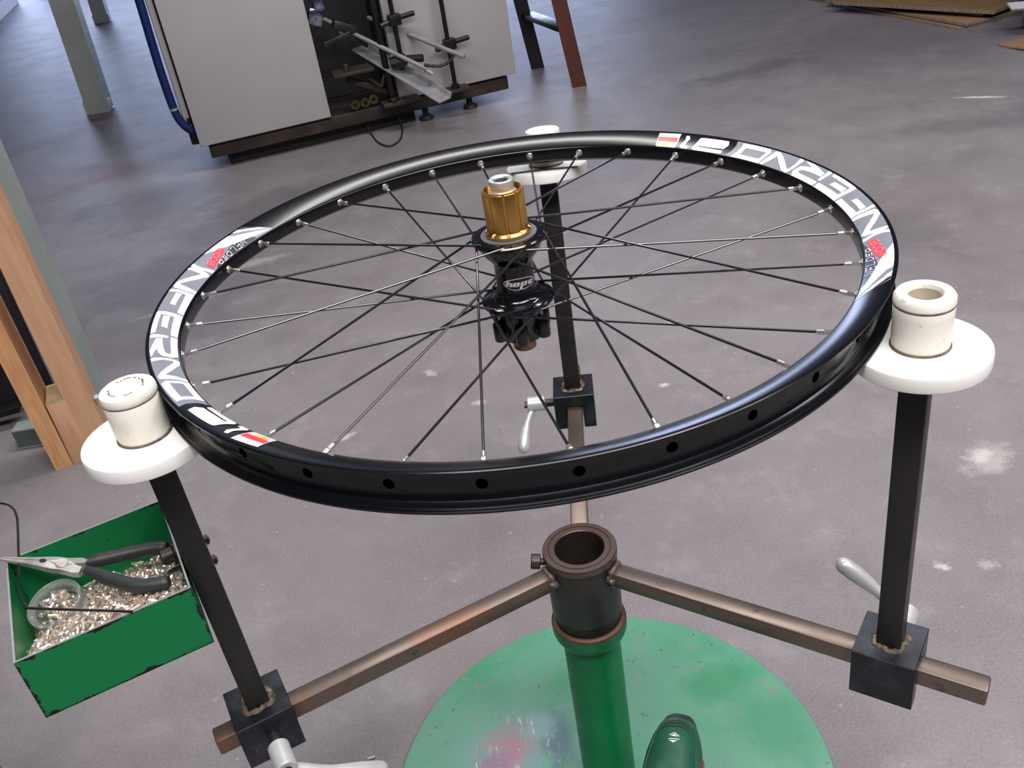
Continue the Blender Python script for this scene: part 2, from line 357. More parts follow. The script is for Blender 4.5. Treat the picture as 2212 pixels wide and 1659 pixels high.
MB().lathe([(.0300, .2985), (.0361, .2985), (.0364, .2995), (.0364, .372), (.0300, .372)], 64, closed=True).build('sleeve', 'sleeve', stand)
MB().lathe([(.0247, .27), (.0300, .27), (.0300, .3700), (.0372, .3700), (.0374, .3712), (.0374, .3766), (.0368, .3776), (.0318, .3776), (.0314, .3768), (.0310, .3768), (.0306, .3776), (.0255, .3776), (.0247, .3768)], 64, closed=True).build('sleeve_ring', 'ring', stand)
sb = MB().cyl((-.034, 0, .3655), (-.0405, .0006, .3665), .0035, n=16).cyl((-.0405, .0006, .3665), (-.0500, .0018, .3680), .0078, n=24, bev=.0008)
sb.build('set_screw', 'bolt', stand)
RR = (.33237, .29661, .29973); AE = (.37635, .37388, .378)
BZ, BH, BB = .3803, .048, .0252; PW = .0098
def bead(mb, c, rx, ry, r, seed, mtx=None):
    rnd = random.Random(seed); pts = []; rs = []
    wv = [1 + .10 * math.sin(3 * 2 * pi * i / 40 + seed) + .06 * math.sin(7 * 2 * pi * i / 40 + 2 * seed) for i in range(41)]
    for i in range(41):
        a = 2 * pi * i / 40; q = max(abs(cos(a)), abs(sin(a))); f = (1 / q) ** .62
        w = wv[i]; pts.append(Vector(c) + Vector((rx * cos(a) * f * w, ry * sin(a) * f * w, rnd.uniform(-.0008, .0004)))); rs.append(r * (2 - wv[i]) * rnd.uniform(.93, 1.05))
    pts[-1] = pts[0]; rs[-1] = rs[0]; mb.tube(pts, rs, 8, cap=False)
HUBE = (.0660, .0600, .0605)
LEV = [  # stud start s, hub s range, hub a, hub z, knob (a, s, z)
    (.3300, .357, (.258, .064, .3000)), (.2985, .3585, (.2425, .056, .395)), (.2995, .3585, (.2620, .070, .318))]
for k in range(3):
    m = arm_frame(k); r = RR[k]
    MB(m).box((.5 * (.034 + AE[k]), 0, .3642 - .0090), (AE[k] - .034, .0184, .0180), .0022).build('arm', 'rust_bar', stand)
    wb_ = MB(m); bead(wb_, (.0372, 0, .3555), .0025, .0105, .0040, 3 + k)
    wb_.box((.038, 0, .3555), (.006, .0215, .0215), .003).build('arm_weld', 'weld', stand)
    # clamp block: channel with a slot that rides over the arm
    pl = [(-BB, BZ - BH), (-.0100, BZ - BH), (-.0100, .3648), (.0100, .3648), (.0100, BZ - BH), (BB, BZ - BH), (BB, BZ), (-BB, BZ)]
    mm = Matrix(((0, 0, 1, r), (1, 0, 0, 0), (0, 1, 0, 0), (0, 0, 0, 1)))
    blk = MB(m).prism(pl, -BB, BB, mm, .0006).build('clamp_block', 'block', stand)
    # post
    pw_ = m.col[0].xyz * (r - .012); zr_ = WC.z - .0162 - (WN.x * (pw_.x - WC.x) + WN.y * (pw_.y - WC.y)) / WN.z
    top = Vector((r, 0, zr_ - .0118))
    if k == 2: top = Vector((.3255, 0, .6502))
    bot = Vector((r, 0, BZ - .001)); ax = top - bot
    pm = m @ frame(bot, ax, (1, 0, 0))
    MB(pm).box((0, 0, ax.length / 2), (.0196, .0196, ax.length), .0012).build('post', 'black_bar', blk)
    q = MB(m); bead(q, (r, 0, BZ - .0024), .0114, .0114, .0046, 11 + k); q.build('weld_bead', 'weld', blk)
    # clamp lever
    ha, hz, kn = LEV[k]
    MB(m).cyl((ha, .0245, hz), (ha, .047, hz), .0052, n=20).build('clamp_stud', 'bolt', blk)
    lv = MB(m).cyl((ha, .0375, hz), (ha, HUBE[k], hz), .0094, n=28, bev=.0012).build('lever_hub', 'cast', stand)
    MB(m).cyl((ha, HUBE[k] - .0005, hz), (ha, HUBE[k] + .0042, hz), .0045, n=6).build('hub_nut', 'bolt', lv)
    A = Vector((ha, HUBE[k] - .007, hz - .004)); B = Vector(kn); n_ = 14; pts = []; rs = []
    for i in range(n_ + 1):
        t = i / n_; pts.append(A.lerp(B, t) + Vector((0, .006 * math.sin(pi * t) * .5, 0)))
        rs.append(.0052 - .0010 * t if t < .45 else (.0048 + .0030 * (math.sin((t - .45) / .55 * pi * .62))))
    e = (B - A).normalized(); R_ = rs[-1]
    for f, g_ in ((.35, .93), (.68, .72), (.92, .35), (1., .05)): pts.append(pts[n_] + e * R_ * f); rs.append(R_ * g_)
    MB(m).tube(pts, rs, 18).build('lever_handle', 'cast', lv)
    # roller
    rm = m @ frame(top, ax, (1, 0, 0)); ft = .0118
    rl = MB(rm)
    if k == 1: prof = [(.0108, .030), (.0108, .0485), (.0116, .0512), (.0140, .0518), (.0180, .0512), (.0196, .0490), (.0197, .0452), (.0192, .0445), (.0192, .0437), (.0196, .0428), (.0194, .036), (.0190, .0150), (.0186, .0125), (.0186, ft), (0, ft)]
    else: prof = [(0, .0512), (.0122, .0512), (.0125, .0514), (.0172, .0514), (.0190, .0502), (.0196, .0480), (.0196, .0446), (.0192, .0440), (.0192, .0433), (.0195, .0426), (.0193, .0300), (.0190, .0150), (.0185, .0125), (.0185, ft), (0, ft)]
    ro = rl.lathe(prof, 72).build('roller', 'plastic_old', stand)
    if k == 1: MB(rm).lathe([(0, .030), (.0107, .030), (.0107, .0484), (.0109, .0484), (.0109, .029), (0, .029)], 48).build('bore', 'bore', ro)
    MB(rm).lathe([(.0186, ft + .0002), (.0199, ft + .0002), (.0197, ft + .0012), (.0187, ft + .0016)], 72, closed=True).build('roller_groove', 'grime', ro)
    MB(rm).lathe([(.01925, .0436), (.0196, .0436), (.0196, .0442), (.01925, .0442)], 72, closed=True).build('roller_groove', 'grime', ro)
    if k == 0:
        rg = MB(rm); rnd = random.Random(k)
        for i in range(26):
            a = 2 * pi * i / 26 + rnd.uniform(-.08, .08)
            if rnd.random() < .8:
                rr = .0121 + rnd.uniform(-.0006, .0006); rg.box((rr * cos(a), rr * sin(a), .05125), (.0010, rnd.uniform(.0014, .0034), .0005), mtx=Matrix.Rotation(a, 4, 'Z'))
        o = rg.build('grime_ring', 'grime', ro); o['kind'] = 'stuff'
    MB(rm).lathe([(0, 0), (.0448, 0), (.0456, .0008), (.0458, .0022), (.0458, ft - .0022), (.0452, ft - .0006), (.0440, ft), (0, ft)], 96).build('roller_flange', 'plastic', ro)
m0 = arm_frame(0)
MB(m0).box((.3329, -.0305, .5255), (.0196, .042, .045), .001).build('tray_bracket', 'black_bar', stand)

# ------------------------------------------------------------------ bicycle wheel
wm = frame(WC, WN, (1, 0, 0)); wheel = empty('bicycle_wheel', wm)
tag(wheel, 'black mountain bike wheel with gold freehub lying flat on the stand', 'wheel')
NS = 360
def pol(r, a, z): return Vector((r * cos(a), r * sin(a), z))
WALL = [(.2965 - .0205 * v, .0155 - .009 * (.52 * v + .48 * v * v)) for v in [.95 - .0665 * i for i in range(14)]]
half = [(.2750, .0), (.2751, .0040), (.2754, .0054), (.2761, .0064)] + WALL + [ (.2974, .01585), (.2984, .01586), (.2990, .0153), (.2990, .0140), (.2984, .0134), (.2974, .0132), (.2966, .0124), (.2955, .0120), (.2938, .0116), (.2922, .0106), (.2913, .0092), (.2908, .0076), (.2905, .0062)]
prof = half + [(r, -z) for r, z in reversed(half[1:])]
b = MB(); vs = []; fs = []; L = len(prof)
for i in range(NS):
    a = 2 * pi * i / NS
    for r, z in prof: vs.append(pol(r, a, z))
for i in range(NS):
    j = (i + 1) % NS
    for q in range(L):
        if q != len(half) - 1: fs.append((i * L + q, j * L + q, j * L + (q + 1) % L, i * L + (q + 1) % L))
b.raw(vs, fs)
# tyre bed with the access holes
PH = -1.72279; ZB = .0062; RB = .2905; HR = .0038
vs = []; fs = []
for k in range(32):
    a0 = PH + k * 2 * pi / 32; hw = pi / 32; N = 32; base = len(vs)
    for i in range(N):
        t = 2 * pi * i / N; c, s_ = cos(t), sin(t)
        q = max(abs(c), abs(s_)); vs.append(pol(RB, a0 + c / q * hw, s_ / q * ZB))
    for i in range(N):
        t = 2 * pi * i / N; vs.append(pol(RB - .0001, a0 + HR * cos(t) / RB, HR * sin(t)))
    for i in range(N):
        t = 2 * pi * i / N; vs.append(pol(RB - .0025, a0 + HR * cos(t) / RB, HR * sin(t)))
    # intermediate columns keep the bed round
    for i in range(N):
        j = (i + 1) % N
        fs.append((base + i, base + j, base + N + j, base + N + i)); fs.append((base + N + i, base + N + j, base + 2 * N + j, base + 2 * N + i))
b.raw(vs, fs)
rim = b.build('rim', 'black_anod', wheel, 25)

# decals: outlines in (angle deg, v) on the sloping side of the rim, v = 0 outer edge, 1 inner edge
def cdt_fill(polys, holes=(), gx=1.0, gy=.12, sx=5.0, sy=20.0):
    co = []; ed = []
    def dense(P):
        out = []
        for (x0, y0), (x1, y1) in zip(P, P[1:] + P[:1]):
            k = max(1, math.ceil(max(abs(x1 - x0) / gx, abs(y1 - y0) / gy))); out += [(x0 + (x1 - x0) * i / k, y0 + (y1 - y0) * i / k) for i in range(k)]
        return out
    polys = [dense(list(P)) for P in polys]; holes = [dense(list(P)) for P in holes]
    for P in list(polys) + list(holes):
        b0 = len(co)
        for q in P: co.append(Vector((q[0] * sx, q[1] * sy)))
        ed += [(b0 + i, b0 + (i + 1) % len(P)) for i in range(len(P))]
    xs = [q[0] for P in polys for q in P]; ys = [q[1] for P in polys for q in P]
    def inside(x, y):
        c = False
        for P in list(polys) + list(holes):
            for i in range(len(P)):
                (x1, y1), (x2, y2) = P[i], P[(i + 1) % len(P)]
                if (y1 > y) != (y2 > y) and x < (x2 - x1) * (y - y1) / (y2 - y1) + x1: c = not c
        return c
    x = math.floor(min(xs) / gx) * gx
    while x <= max(xs):
        y = math.floor(min(ys) / gy) * gy + .003
        while y <= max(ys):
            if inside(x, y): co.append(Vector((x * sx, y * sy)))
            y += gy
        x += gx
    V, _, T, _, _, _ = geometry.delaunay_2d_cdt(co, ed, [], 0, 1e-5)
    V = [(v.x / sx, v.y / sy) for v in V]
    T = [t for t in T if inside(sum(V[i][0] for i in t) / 3, sum(V[i][1] for i in t) / 3)]
    return V, T
def side(a, v, lift):
    v = min(max(v, .02), .95); r = .2965 - .0205 * v; z = .0155 - .009 * (.52 * v + .48 * v * v)
    return pol(r - lift * .40, radians(a), z + lift * .915)
def decal(mb, poly, lift, holes=(), rot=0., th=None):
    V, T = cdt_fill([poly], holes)
    mb.raw([side(a + rot, v, lift) for a, v in V], [t if True else t for t in T])
def stroke(pts, w):
    """polyline to closed outline in (angle, v), width in v units"""
    Lft = []; Rgt = []; k = 3.9
    P = [Vector((a * 1., v * k)) for a, v in pts]
    for i, q in enumerate(P):
        t = (P[min(i + 1, len(P) - 1)] - P[max(i - 1, 0)]).normalized(); n = Vector((-t.y, t.x)) * w * k / 2
        Lft.append(((q + n).x, (q + n).y / k)); Rgt.append(((q - n).x, (q - n).y / k))
    return Lft + Rgt[::-1]
SH = {
'sw1': [(144.6, .95), (146.2, .90), (148.17, 0.85), (151.2, .71), (155.32, 0.5), (158.23, 0.242), (160.05, 0.02), (156.5, 0.02), (152.52, 0.02), (151.6, 0.242), (149.5, 0.470), (147.3, 0.68), (145.6, .86)],
'sw2': [(145.23, 0.79), (147.48, 0.566), (149.34, 0.276), (150.39, 0.168), (151.0, 0.02), (149.57, 0.02), (149.12, 0.135), (148.15, 0.261), (146.59, 0.502)],
'I': [(164.85, 0.95), (165.0, 0.71), (165.2, 0.483), (165.2, 0.234), (164.8, 0.02), (163.85, 0.02), (164.3, 0.269), (164.35, 0.496), (164.1, 0.718), (163.85, 0.95)],
'N1': [(166.11, 0.02), (165.5, 0.02), (165.2, 0.16), (165.25, 0.567), (165.55, 0.826), (166.3, 0.945), (168.4, 0.684), (171.19, 0.237), (171.5, 0.232), (172.38, 0.95), (173.38, 0.95), (173.13, 0.502), (172.91, 0.124), (172.21, 0.03), (170.8, 0.05), (168.41, 0.368), (166.53, 0.662), (166.2, 0.30)],
'F1': [(174.48, 0.02), (173.6, 0.02), (173.35, 0.373), (173.5, 0.639), (173.68, 0.95), (177.05, 0.95), (181.41, 0.95), (181.17, 0.715), (177.84, 0.718), (174.49, 0.681), (174.24, 0.335)],
'F2': [(174.54, 0.318), (174.62, 0.54), (176.52, 0.527), (178.77, 0.537), (178.54, 0.332), (176.54, 0.325)],
'E1': [(186.23, 0.02), (182.0, 0.02), (181.55, 0.06), (181.42, 0.346), (181.61, 0.636), (181.86, 0.95), (185.32, 0.95), (189.74, 0.95), (189.47, 0.715), (185.98, 0.7), (182.82, 0.683), (182.55, 0.422), (182.5, 0.198), (185.38, 0.202), (188.89, 0.201), (189.33, 0.031)],
'E2': [(182.86, 0.306), (182.79, 0.543), (184.81, 0.548), (187.09, 0.564), (186.77, 0.349), (184.9, 0.327)],
'R1': [(190.08, 0.03), (189.6, 0.125), (189.64, 0.373), (189.78, 0.648), (190.56, 0.637), (190.52, 0.332), (190.97, 0.028)],
'R2': [(190.02, 0.729), (190.24, 0.95), (192.79, 0.95), (195.37, 0.95), (196.9, 0.95), (197.53, 0.737), (197.06, 0.419), (195.78, 0.31), (194.58, 0.273), (197.45, 0.067), (195.33, 0.034), (193.08, 0.144), (190.94, 0.247), (190.68, 0.458), (193.55, 0.486), (195.05, 0.517), (195.99, 0.559), (196.3, 0.693), (195.41, 0.736), (192.46, 0.73)],
'N2': [(198.13, 0.03), (197.75, 0.163), (197.85, 0.633), (198.27, 0.85), (198.77, 0.95), (199.99, 0.918), (202.11, 0.639), (203.86, 0.339), (204.38, 0.647), (205.42, 0.95), (206.12, 0.937), (205.53, 0.544), (205.21, 0.099), (204.31, 0.06), (202.78, 0.248), (201.03, 0.503), (199.37, 0.747), (198.76, 0.739), (198.5, 0.423), (199.06, 0.05)],
'O': [(206.77, 0.06), (205.87, 0.249), (206.06, 0.60), (206.5, 0.95), (209.86, 0.95), (213.75, 0.95), (213.01, 0.677), (212.89, 0.295), (213.26, 0.10), (210.11, 0.08)],
'3': [(216.48, 0.15), (215.87, 0.42), (216.38, 0.66), (219.24, 0.70), (222.21, 0.70), (222.4, 0.760), (219.33, 0.775), (216.38, 0.766), (216.18, 0.839), (216.31, 0.936), (219.58, 0.95), (223.06, 0.95), (223.56, 0.83), (223.19, 0.596), (223.05, 0.394), (223.02, 0.24), (222.57, 0.18), (219.78, 0.16)],
'1': [(225.67, 0.15), (225.11, 0.342), (225.37, 0.638), (225.27, 0.782), (224.31, 0.812), (224.53, 0.94), (226.07, 0.938), (226.46, 0.834), (225.98, 0.443), (226.34, 0.17)]}
OH = [(206.75, 0.323), (207.08, 0.742), (209.5, 0.763), (211.96, 0.762), (211.82, 0.352), (209.21, 0.342)]
GLY = {  # strokes in a unit box
 'W': [[(0, 1), (.22, 0), (.5, .8), (.78, 0), (1, 1)]], 'E': [[(1, 1), (0, 1), (0, 0), (1, 0)], [(0, .5), (.8, .5)]],
 'L': [[(0, 1), (0, 0), (1, 0)]], 'D': [[(0, 0), (0, 1), (.65, 1), (1, .7), (1, .3), (.65, 0), (0, 0)]],
 'M': [[(0, 0), (0, 1), (.5, .4), (1, 1), (1, 0)]], 'O': [[(0, .2), (0, .8), (.3, 1), (.7, 1), (1, .8), (1, .2), (.7, 0), (.3, 0), (0, .2)]],
 'B': [[(0, 0), (0, 1), (.8, 1), (1, .8), (.8, .5), (1, .25), (.8, 0), (0, 0)], [(0, .5), (.8, .5)]]}
def write(mb, text, a0, a1, v0, v1, w, lift, rot, slant=0., taper=None):
    n = len(text); st = (a1 - a0) / n
    for i, ch in enumerate(text):
        for g_ in GLY[ch]:
            pts = []
            for x, y in g_:
                f = (i + .12 + x * .7) / n; lo, hi = v0, v1
                if taper: lo, hi = taper(f)
                pts.append((a0 + (a1 - a0) * f + slant * (y - .5), lo + (hi - lo) * y))
            decal(mb, stroke(pts, w), lift, rot=rot)
for rot in (0., 180.45):
    bg = MB(); decal(bg, [(148.5, .02), (144.0, .95), (152, .95), (160, .95), (190, .95), (215.2, .95), (214.4, 0.673), (214.3, 0.324), (214.9, 0.02), (200, .02), (180, .02), (165, .02), (156, .02)], .00012, rot=rot)
    dec = bg.build('decal', 'decal_grey', rim); dec['label'] = 'grey and white rim decal with bold lettering'
    dk = MB(); decal(dk, [(148.9, .94), (149.4, .80), (153.12, .50), (156.2, .62), (158.49, .70), (161.54, .85), (163.0, .94)], .00022, rot=rot)
    decal(dk, [(148.8, .03), (147.2, .30), (146, .52), (150.2, .10), (150.9, .03)], .00022, rot=rot)
    dk.build('dark_print', 'decal_dark', rim)
    w = MB()
    for k, P in SH.items(): decal(w, P, .00032, holes=[OH] if k == 'O' else (), rot=rot)
    w.build('white_lettering', 'decal_white', rim)
    rd = MB(); decal(rd, [(156.9, .25), (161.9, .46), (163.4, .55), (163.2, .82), (161.8, .80), (158.6, .68), (156.3, .50)], .00032, rot=rot); rd.build('red_print', 'decal_red', rim)
    pk = MB(); write(pk, 'MOOB', 156.9, 163.0, .30, .50, .03, .00042, rot, -.2, lambda f: (.31 + .20 * f, .50 + .26 * f)); pk.build('pink_lettering', 'decal_pink', rim)
    sv = MB(); write(sv, 'WELDED', 151.4, 161.4, .78, .93, .045, .00042, rot, .5, lambda f: (.54 + .27 * f, .92)); sv.build('silver_lettering', 'decal_silver', rim)
    lg = MB(); decal(lg, [(232.5, 0.08), (227.7, 0.04), (227.2, .90), (227.5, .95), (231.6, .95), (232.0, .90)], .00022, rot=rot)
    lo_ = lg.build('logo_patch', 'decal_silver', rim); lo_['label'] = 'small grey patch with yellow sun rays and a red band'
    rr_ = MB(); decal(rr_, [(232.2, .38), (227.8, .36), (227.6, .64), (231.9, .64)], .00032, rot=rot); rr_.build('red_band', 'decal_red', rim)
    ye = MB()
    for q in (-1.15, -.6, 0, .6, 1.15):
        c_ = 229.75 + q; ex = .90 - .10 * abs(q); decal(ye, [(229.75 + q * .75 - .12, .65), (229.75 + q * .75 + .12, .65), (c_ + .24, ex), (c_, ex + .03), (c_ - .24, ex)], .00042, rot=rot)
    ye.build('sun_rays', 'decal_yellow', rim)

# hub (axis = local z of the wheel)
hub = MB().lathe([(.0105, -.066), (.0162, -.066), (.0166, -.0645), (.0168, -.052), (.0200, -.047), (.0210, -.0325), (.0300, -.0312), (.0312, -.0302), (.0312, -.0282), (.0300, -.0272), (.0235, -.0266), (.0205, -.0252), (.0192, -.0235), (.0178, -.0215), (.0168, -.0195), (.0165, -.016), (.0163, .000), (.0166, .005), (.0180, .0085), (.0215, .0130), (.0250, .0175), (.0268, .0235), (.0275, .0252), (.0306, .0262), (.0316, .0270), (.0316, .0292), (.0306, .0303), (.0242, .0306), (.0236, .0300), (.0150, .0300), (.0150, -.02), (.0105, -.03)], 96, closed=True).build('hub', 'black_gloss', wheel, 40)
MB().lathe([(.0185, .0301), (.0234, .0301), (.0234, .0311), (.0185, .0313)], 72, closed=True).build('hub_seal', 'seal', hub)
lob = MB()
for i in range(6):
    a = i * pi / 3 + .42; x, y = .0218 * cos(a), .0218 * sin(a)
    lob.lathe([(.0026, -.0625), (.0052, -.0625), (.0056, -.0615), (.0056, -.047), (.0050, -.046), (.0026, -.046)], 20, Matrix.Translation((x, y, 0)), closed=True)
    lob.box((.0175 * cos(a), .0175 * sin(a), -.0545), (.009, .0085, .015), .001, mtx=Matrix.Rotation(a, 4, 'Z'))
lob.build('rotor_mount', 'black_gloss', hub)
MB().lathe([(.0068, -.0772), (.0095, -.0772), (.0101, -.0766), (.0101, -.064), (.0068, -.064)], 48, closed=True).build('axle_end', 'bronze', hub)
# freehub with splines
fv = []; N = 180
def spl(t, base, gr):
    q = (t * 9 / (2 * pi)) % 1.
    return gr if q < .16 else base
fb = MB(); secs = []
for z, o_, g_, mode in ((.0318, .0188, .0188, 0), (.0342, .0192, .0192, 0), (.0350, .0186, .0176, 1), (.0362, .0172, .0160, 1), (.0680, .0172, .0160, 1), (.0688, .0169, .0159, 1), (.0690, .0158, .0158, 0), (.0701, .0158, .0158, 0), (.0702, .0148, .0148, 0), (.0640, .0146, .0146, 0), (.0620, .0146, .0146, 0), (.0620, .0120, .0120, 0)):
    secs.append([(spl(2 * pi * i / N + .28, o_, g_) * cos(2 * pi * i / N), spl(2 * pi * i / N + .28, o_, g_) * sin(2 * pi * i / N), z) for i in range(N)])
fb.loft(secs, cap=False); fh = fb.build('freehub', 'gold', wheel, 30); fh['label'] = 'gold splined freehub body'
th = MB()
for i in range(4): th.lathe([(.0146, .0645 + i * .0013), (.0141, .0650 + i * .0013), (.0146, .0655 + i * .0013)], 64)
th.build('thread', 'gold', fh)
MB().lathe([(.0061, .0600), (.0061, .0764), (.0066, .0771), (.0086, .0774), (.0094, .0777), (.0101, .0771), (.0101, .0716), (.0097, .0708), (.0097, .0690), (.0118, .0668), (.0122, .0650), (.0118, .0625), (.0090, .0600)], 72, closed=True).build('axle_cap', 'alu', fh)
MB().lathe([(0, .0600), (.00605, .0600), (.00605, .0757), (.0057, .0757), (.0057, .0606), (0, .0606)], 32).build('axle_bore', 'seal', fh)
# hub logo, letter outlines in (angle, height mm)
HL = {'ring': ([(-130.7, -7.94), (-127.6, -6.04), (-115.0, -4.31), (-89.7, -3.37), (-57.4, -4.18), (-35.4, -6.43), (-25.7, -9.6), (-27.2, -11.52), (-43.7, -13.26), (-63.0, -14.21), (-83.8, -14.28), (-97.4, -14.12), (-110.2, -13.02), (-122.8, -11.12), (-128.9, -9.43)], True),
 'h': ([(-119.8, -5.6), (-116.1, -4.44), (-108.7, -4.39), (-111.1, -6.71), (-101.7, -6.9), (-101.0, -7.7), (-104.6, -10.61), (-113.0, -10.57), (-110.1, -7.59), (-112.1, -7.59), (-115.7, -10.25), (-124.7, -9.95)], None),
 'o': ([(-97.9, -6.92), (-80.4, -7.16), (-79.7, -7.91), (-84.3, -10.73), (-87.2, -10.9), (-102.4, -10.64), (-102.5, -9.77)], [(-90.6, -7.68), (-88.2, -7.75), (-91.3, -10.13), (-93.9, -10.06)]),
 'p': ([(-77.7, -7.89), (-76.0, -7.33), (-56.6, -7.57), (-55.9, -8.18), (-61.4, -11.22), (-72.5, -11.13), (-76.3, -14.04), (-84.6, -13.69), (-79.5, -10.02)], [(-68.0, -8.01), (-65.2, -8.06), (-69.0, -10.57), (-71.6, -10.37)]),
 'e': ([(-52.5, -7.9), (-36.7, -8.19), (-35.5, -9.41), (-38.8, -10.56), (-44.2, -10.2), (-46.2, -10.47), (-38.3, -11.16), (-39.9, -11.82), (-55.6, -11.25), (-56.2, -10.47)], [(-45.2, -8.5), (-42.5, -8.5), (-44.1, -9.45), (-47.2, -9.35)])}
lb = MB()
for k, (P, h_) in HL.items():
    P = [(a, z / 10) for a, z in P]
    if h_ is True:
        cx = sum(q[0] for q in P) / len(P); cy = sum(q[1] for q in P) / len(P); H = [[(cx + (a - cx) * .935, cy + (z - cy) * .87) for a, z in P]]
    else: H = [[(a, z / 10) for a, z in h_]] if h_ else []
    V, T = cdt_fill([P], H, gx=4., gy=2., sx=.29, sy=10.)
    lb.raw([pol(.01672 + (.00012 if k != 'ring' else 0), radians(a), z / 100) for a, z in V], T)
lb.build('hub_logo', 'logo_silver', hub)['label'] = 'silver oval logo reading hope'

# spokes and nipples
LAC = ((1, -1), (0, -1), (1, 1), (0, 1))
wl = MB()
for k in range(32):
    topf, sg = LAC[k % 4]; a = PH + k * 2 * pi / 32; zt = .0010 if topf else .0002
    seat = pol(.2755, a, zt)
    hz = .0282 if topf else -.0292; out = 1 if sg > 0 else -1
    side_ = .0022 * (out if topf else out)
    ha = a + sg * radians(67.5); H = pol(.0287, ha, hz + side_); H0 = pol(.0287, ha, hz - side_ * .9)
    d = (H - seat).normalized(); e = seat + d * .0135
    b = MB().tube([H0 + (H0 - H).normalized() * .0003, H0, H0.lerp(H, .7), H.lerp(e, .008) , H.lerp(e, .5), e], [.0017, .0016, .00105, .00105, .00100, .00100], 8)
    b.build('spoke', 'spoke', wheel)
    n = MB().cyl(seat - d * .003, seat + d * .0022, .0027, .0021, 14).cyl(seat + d * .0015, seat + d * .0082, .00185, .00185, 4).cyl(seat + d * .0075, seat + d * .0128, .0020, .0019, 14, bev=.0003)
    no = n.build('nipple', 'chrome', wheel)
    rd_ = Vector((cos(a), sin(a), 0)); m_ = frame(pol(.2751, a, zt), -rd_)
    MB().lathe([(.0022, -.0003), (.0036, -.0003), (.0036, .0004), (.0030, .0011), (.0024, .0009)], 20, m_, closed=True).build('eyelet', 'chrome', no)

# ------------------------------------------------------------------ parts tray bolted to the left post (arm frame: a outward, s toward viewer)
TC = Vector((.4075, -.0332, .5182)); TRM = Matrix.Translation(-TC)
tray = tag(empty('parts_tray', m0 @ Matrix.Translation(TC)), 'open green steel tray with chipped edges, full of spoke nipples, fixed to the left post', 'tray')
A0, A1, S0, S1, Z0, Z1, TW = .3440, .4710, -.0989, .0325, .4890, .5474, .0015
mt = MB(TRM).box(((A0 + A1) / 2, (S0 + S1) / 2, Z0 + TW / 2), (A1 - A0, S1 - S0, TW))
mt.box((A0 + TW / 2, (S0 + S1) / 2, (Z0 + Z1) / 2), (TW, S1 - S0, Z1 - Z0)).box((A1 - TW / 2, (S0 + S1) / 2, (Z0 + Z1) / 2), (TW, S1 - S0, Z1 - Z0))
mt.box(((A0 + A1) / 2, S0 + TW / 2, (Z0 + Z1) / 2), (A1 - A0 - 2 * TW, TW, Z1 - Z0)).box(((A0 + A1) / 2, S1 - TW / 2, (Z0 + Z1) / 2), (A1 - A0 - 2 * TW, TW, Z1 - Z0))
mt.build('tray_body', 'green_box', tray)
rmb = MB(TRM)
for y in (S0 + TW / 2, S1 - TW / 2): rmb.box(((A0 + A1) / 2, y, Z1 + .0002), (A1 - A0, TW, .0005))
for x in (A0 + TW / 2, A1 - TW / 2): rmb.box((x, (S0 + S1) / 2, Z1 + .0002), (TW, S1 - S0 - 2 * TW, .0005))
rmb.build('bare_rim', 'pale_steel', tray)
for zb in (.5345, .5125):
    MB(TRM).cyl((A0 + TW, -.036, zb), (A0 + TW + .0022, -.036, zb), .0092, n=24, bev=.0003).cyl((A0 + TW + .002, -.036, zb), (A0 + TW + .0135, -.036, zb), .0068, n=24, bev=.0012).build('bolt_head', 'bolt', tray)
    MB(TRM).cyl((A0, -.036, zb), (.3190, -.036, zb), .0028, n=14, bev=.0005).cyl((.3225, -.036, zb), (.3200, -.036, zb), .0046, n=6).build('bolt_shank', 'bolt', tray)
def pile(a, s):
    t = min(max((s - S0) / (S1 - S0), 0), 1); h = .4955 + .038 * min(1, t * 1.15) ** .9
    e = min(max((a - .43) / .035, 0), 1); h -= .016 * e * (1 - t) ; h -= .004 * min(max((.37 - a) / .02, 0), 1)
    return min(h, .5360)
# one nipple, its copies on top of the heap, and the uncounted rest below
def nipple_mesh():
    return MB().cyl((0, 0, -.0050), (0, 0, -.0028), .0015, .0021, 8).cyl((0, 0, -.0030), (0, 0, -.0014), .0021, .0016, 8).cyl((0, 0, -.0016), (0, 0, .0050), .00155, .00145, 6)
nip0 = nipple_mesh().build('spoke_nipple', 'nip')
NL, NG = 'small nickel spoke nipple lying in the heap in the green tray', 'spoke nipples heaped in the green tray'
rnd = random.Random(5); cnt = 0; nx, ny = 19, 18
cells = [(i, j) for i in range(nx) for j in range(ny)]; rnd.shuffle(cells)
rest = MB(m0)
base_me = nip0.data
def rmat(rnd):
    return Matrix.Rotation(rnd.uniform(0, 2 * pi), 4, 'Z') @ Matrix.Rotation(pi / 2 + rnd.gauss(0, .42), 4, 'X') @ Matrix.Rotation(rnd.uniform(0, pi), 4, 'Z')
for i, j in cells:
    a = A0 + .0055 + (A1 - A0 - .011) * (i + .5 + rnd.uniform(-.4, .4)) / nx; s_ = S0 + .0055 + (S1 - S0 - .011) * (j + .5 + rnd.uniform(-.4, .4)) / ny
    if a > .4475 and s_ < -.055 and rnd.random() < .75: continue
    if s_ < S0 + .018 and rnd.random() < .5: continue
    if cnt >= 296: break
    z = pile(a, s_) + rnd.uniform(-.0004, .0022)
    mm_ = m0 @ Matrix.Translation((a, s_, z)) @ rmat(rnd)
    if cnt == 0: o = nip0
    else: o = nip0.copy(); COL.objects.link(o)
    o.matrix_world = mm_; tag(o, NL, 'nipple', NG); cnt += 1
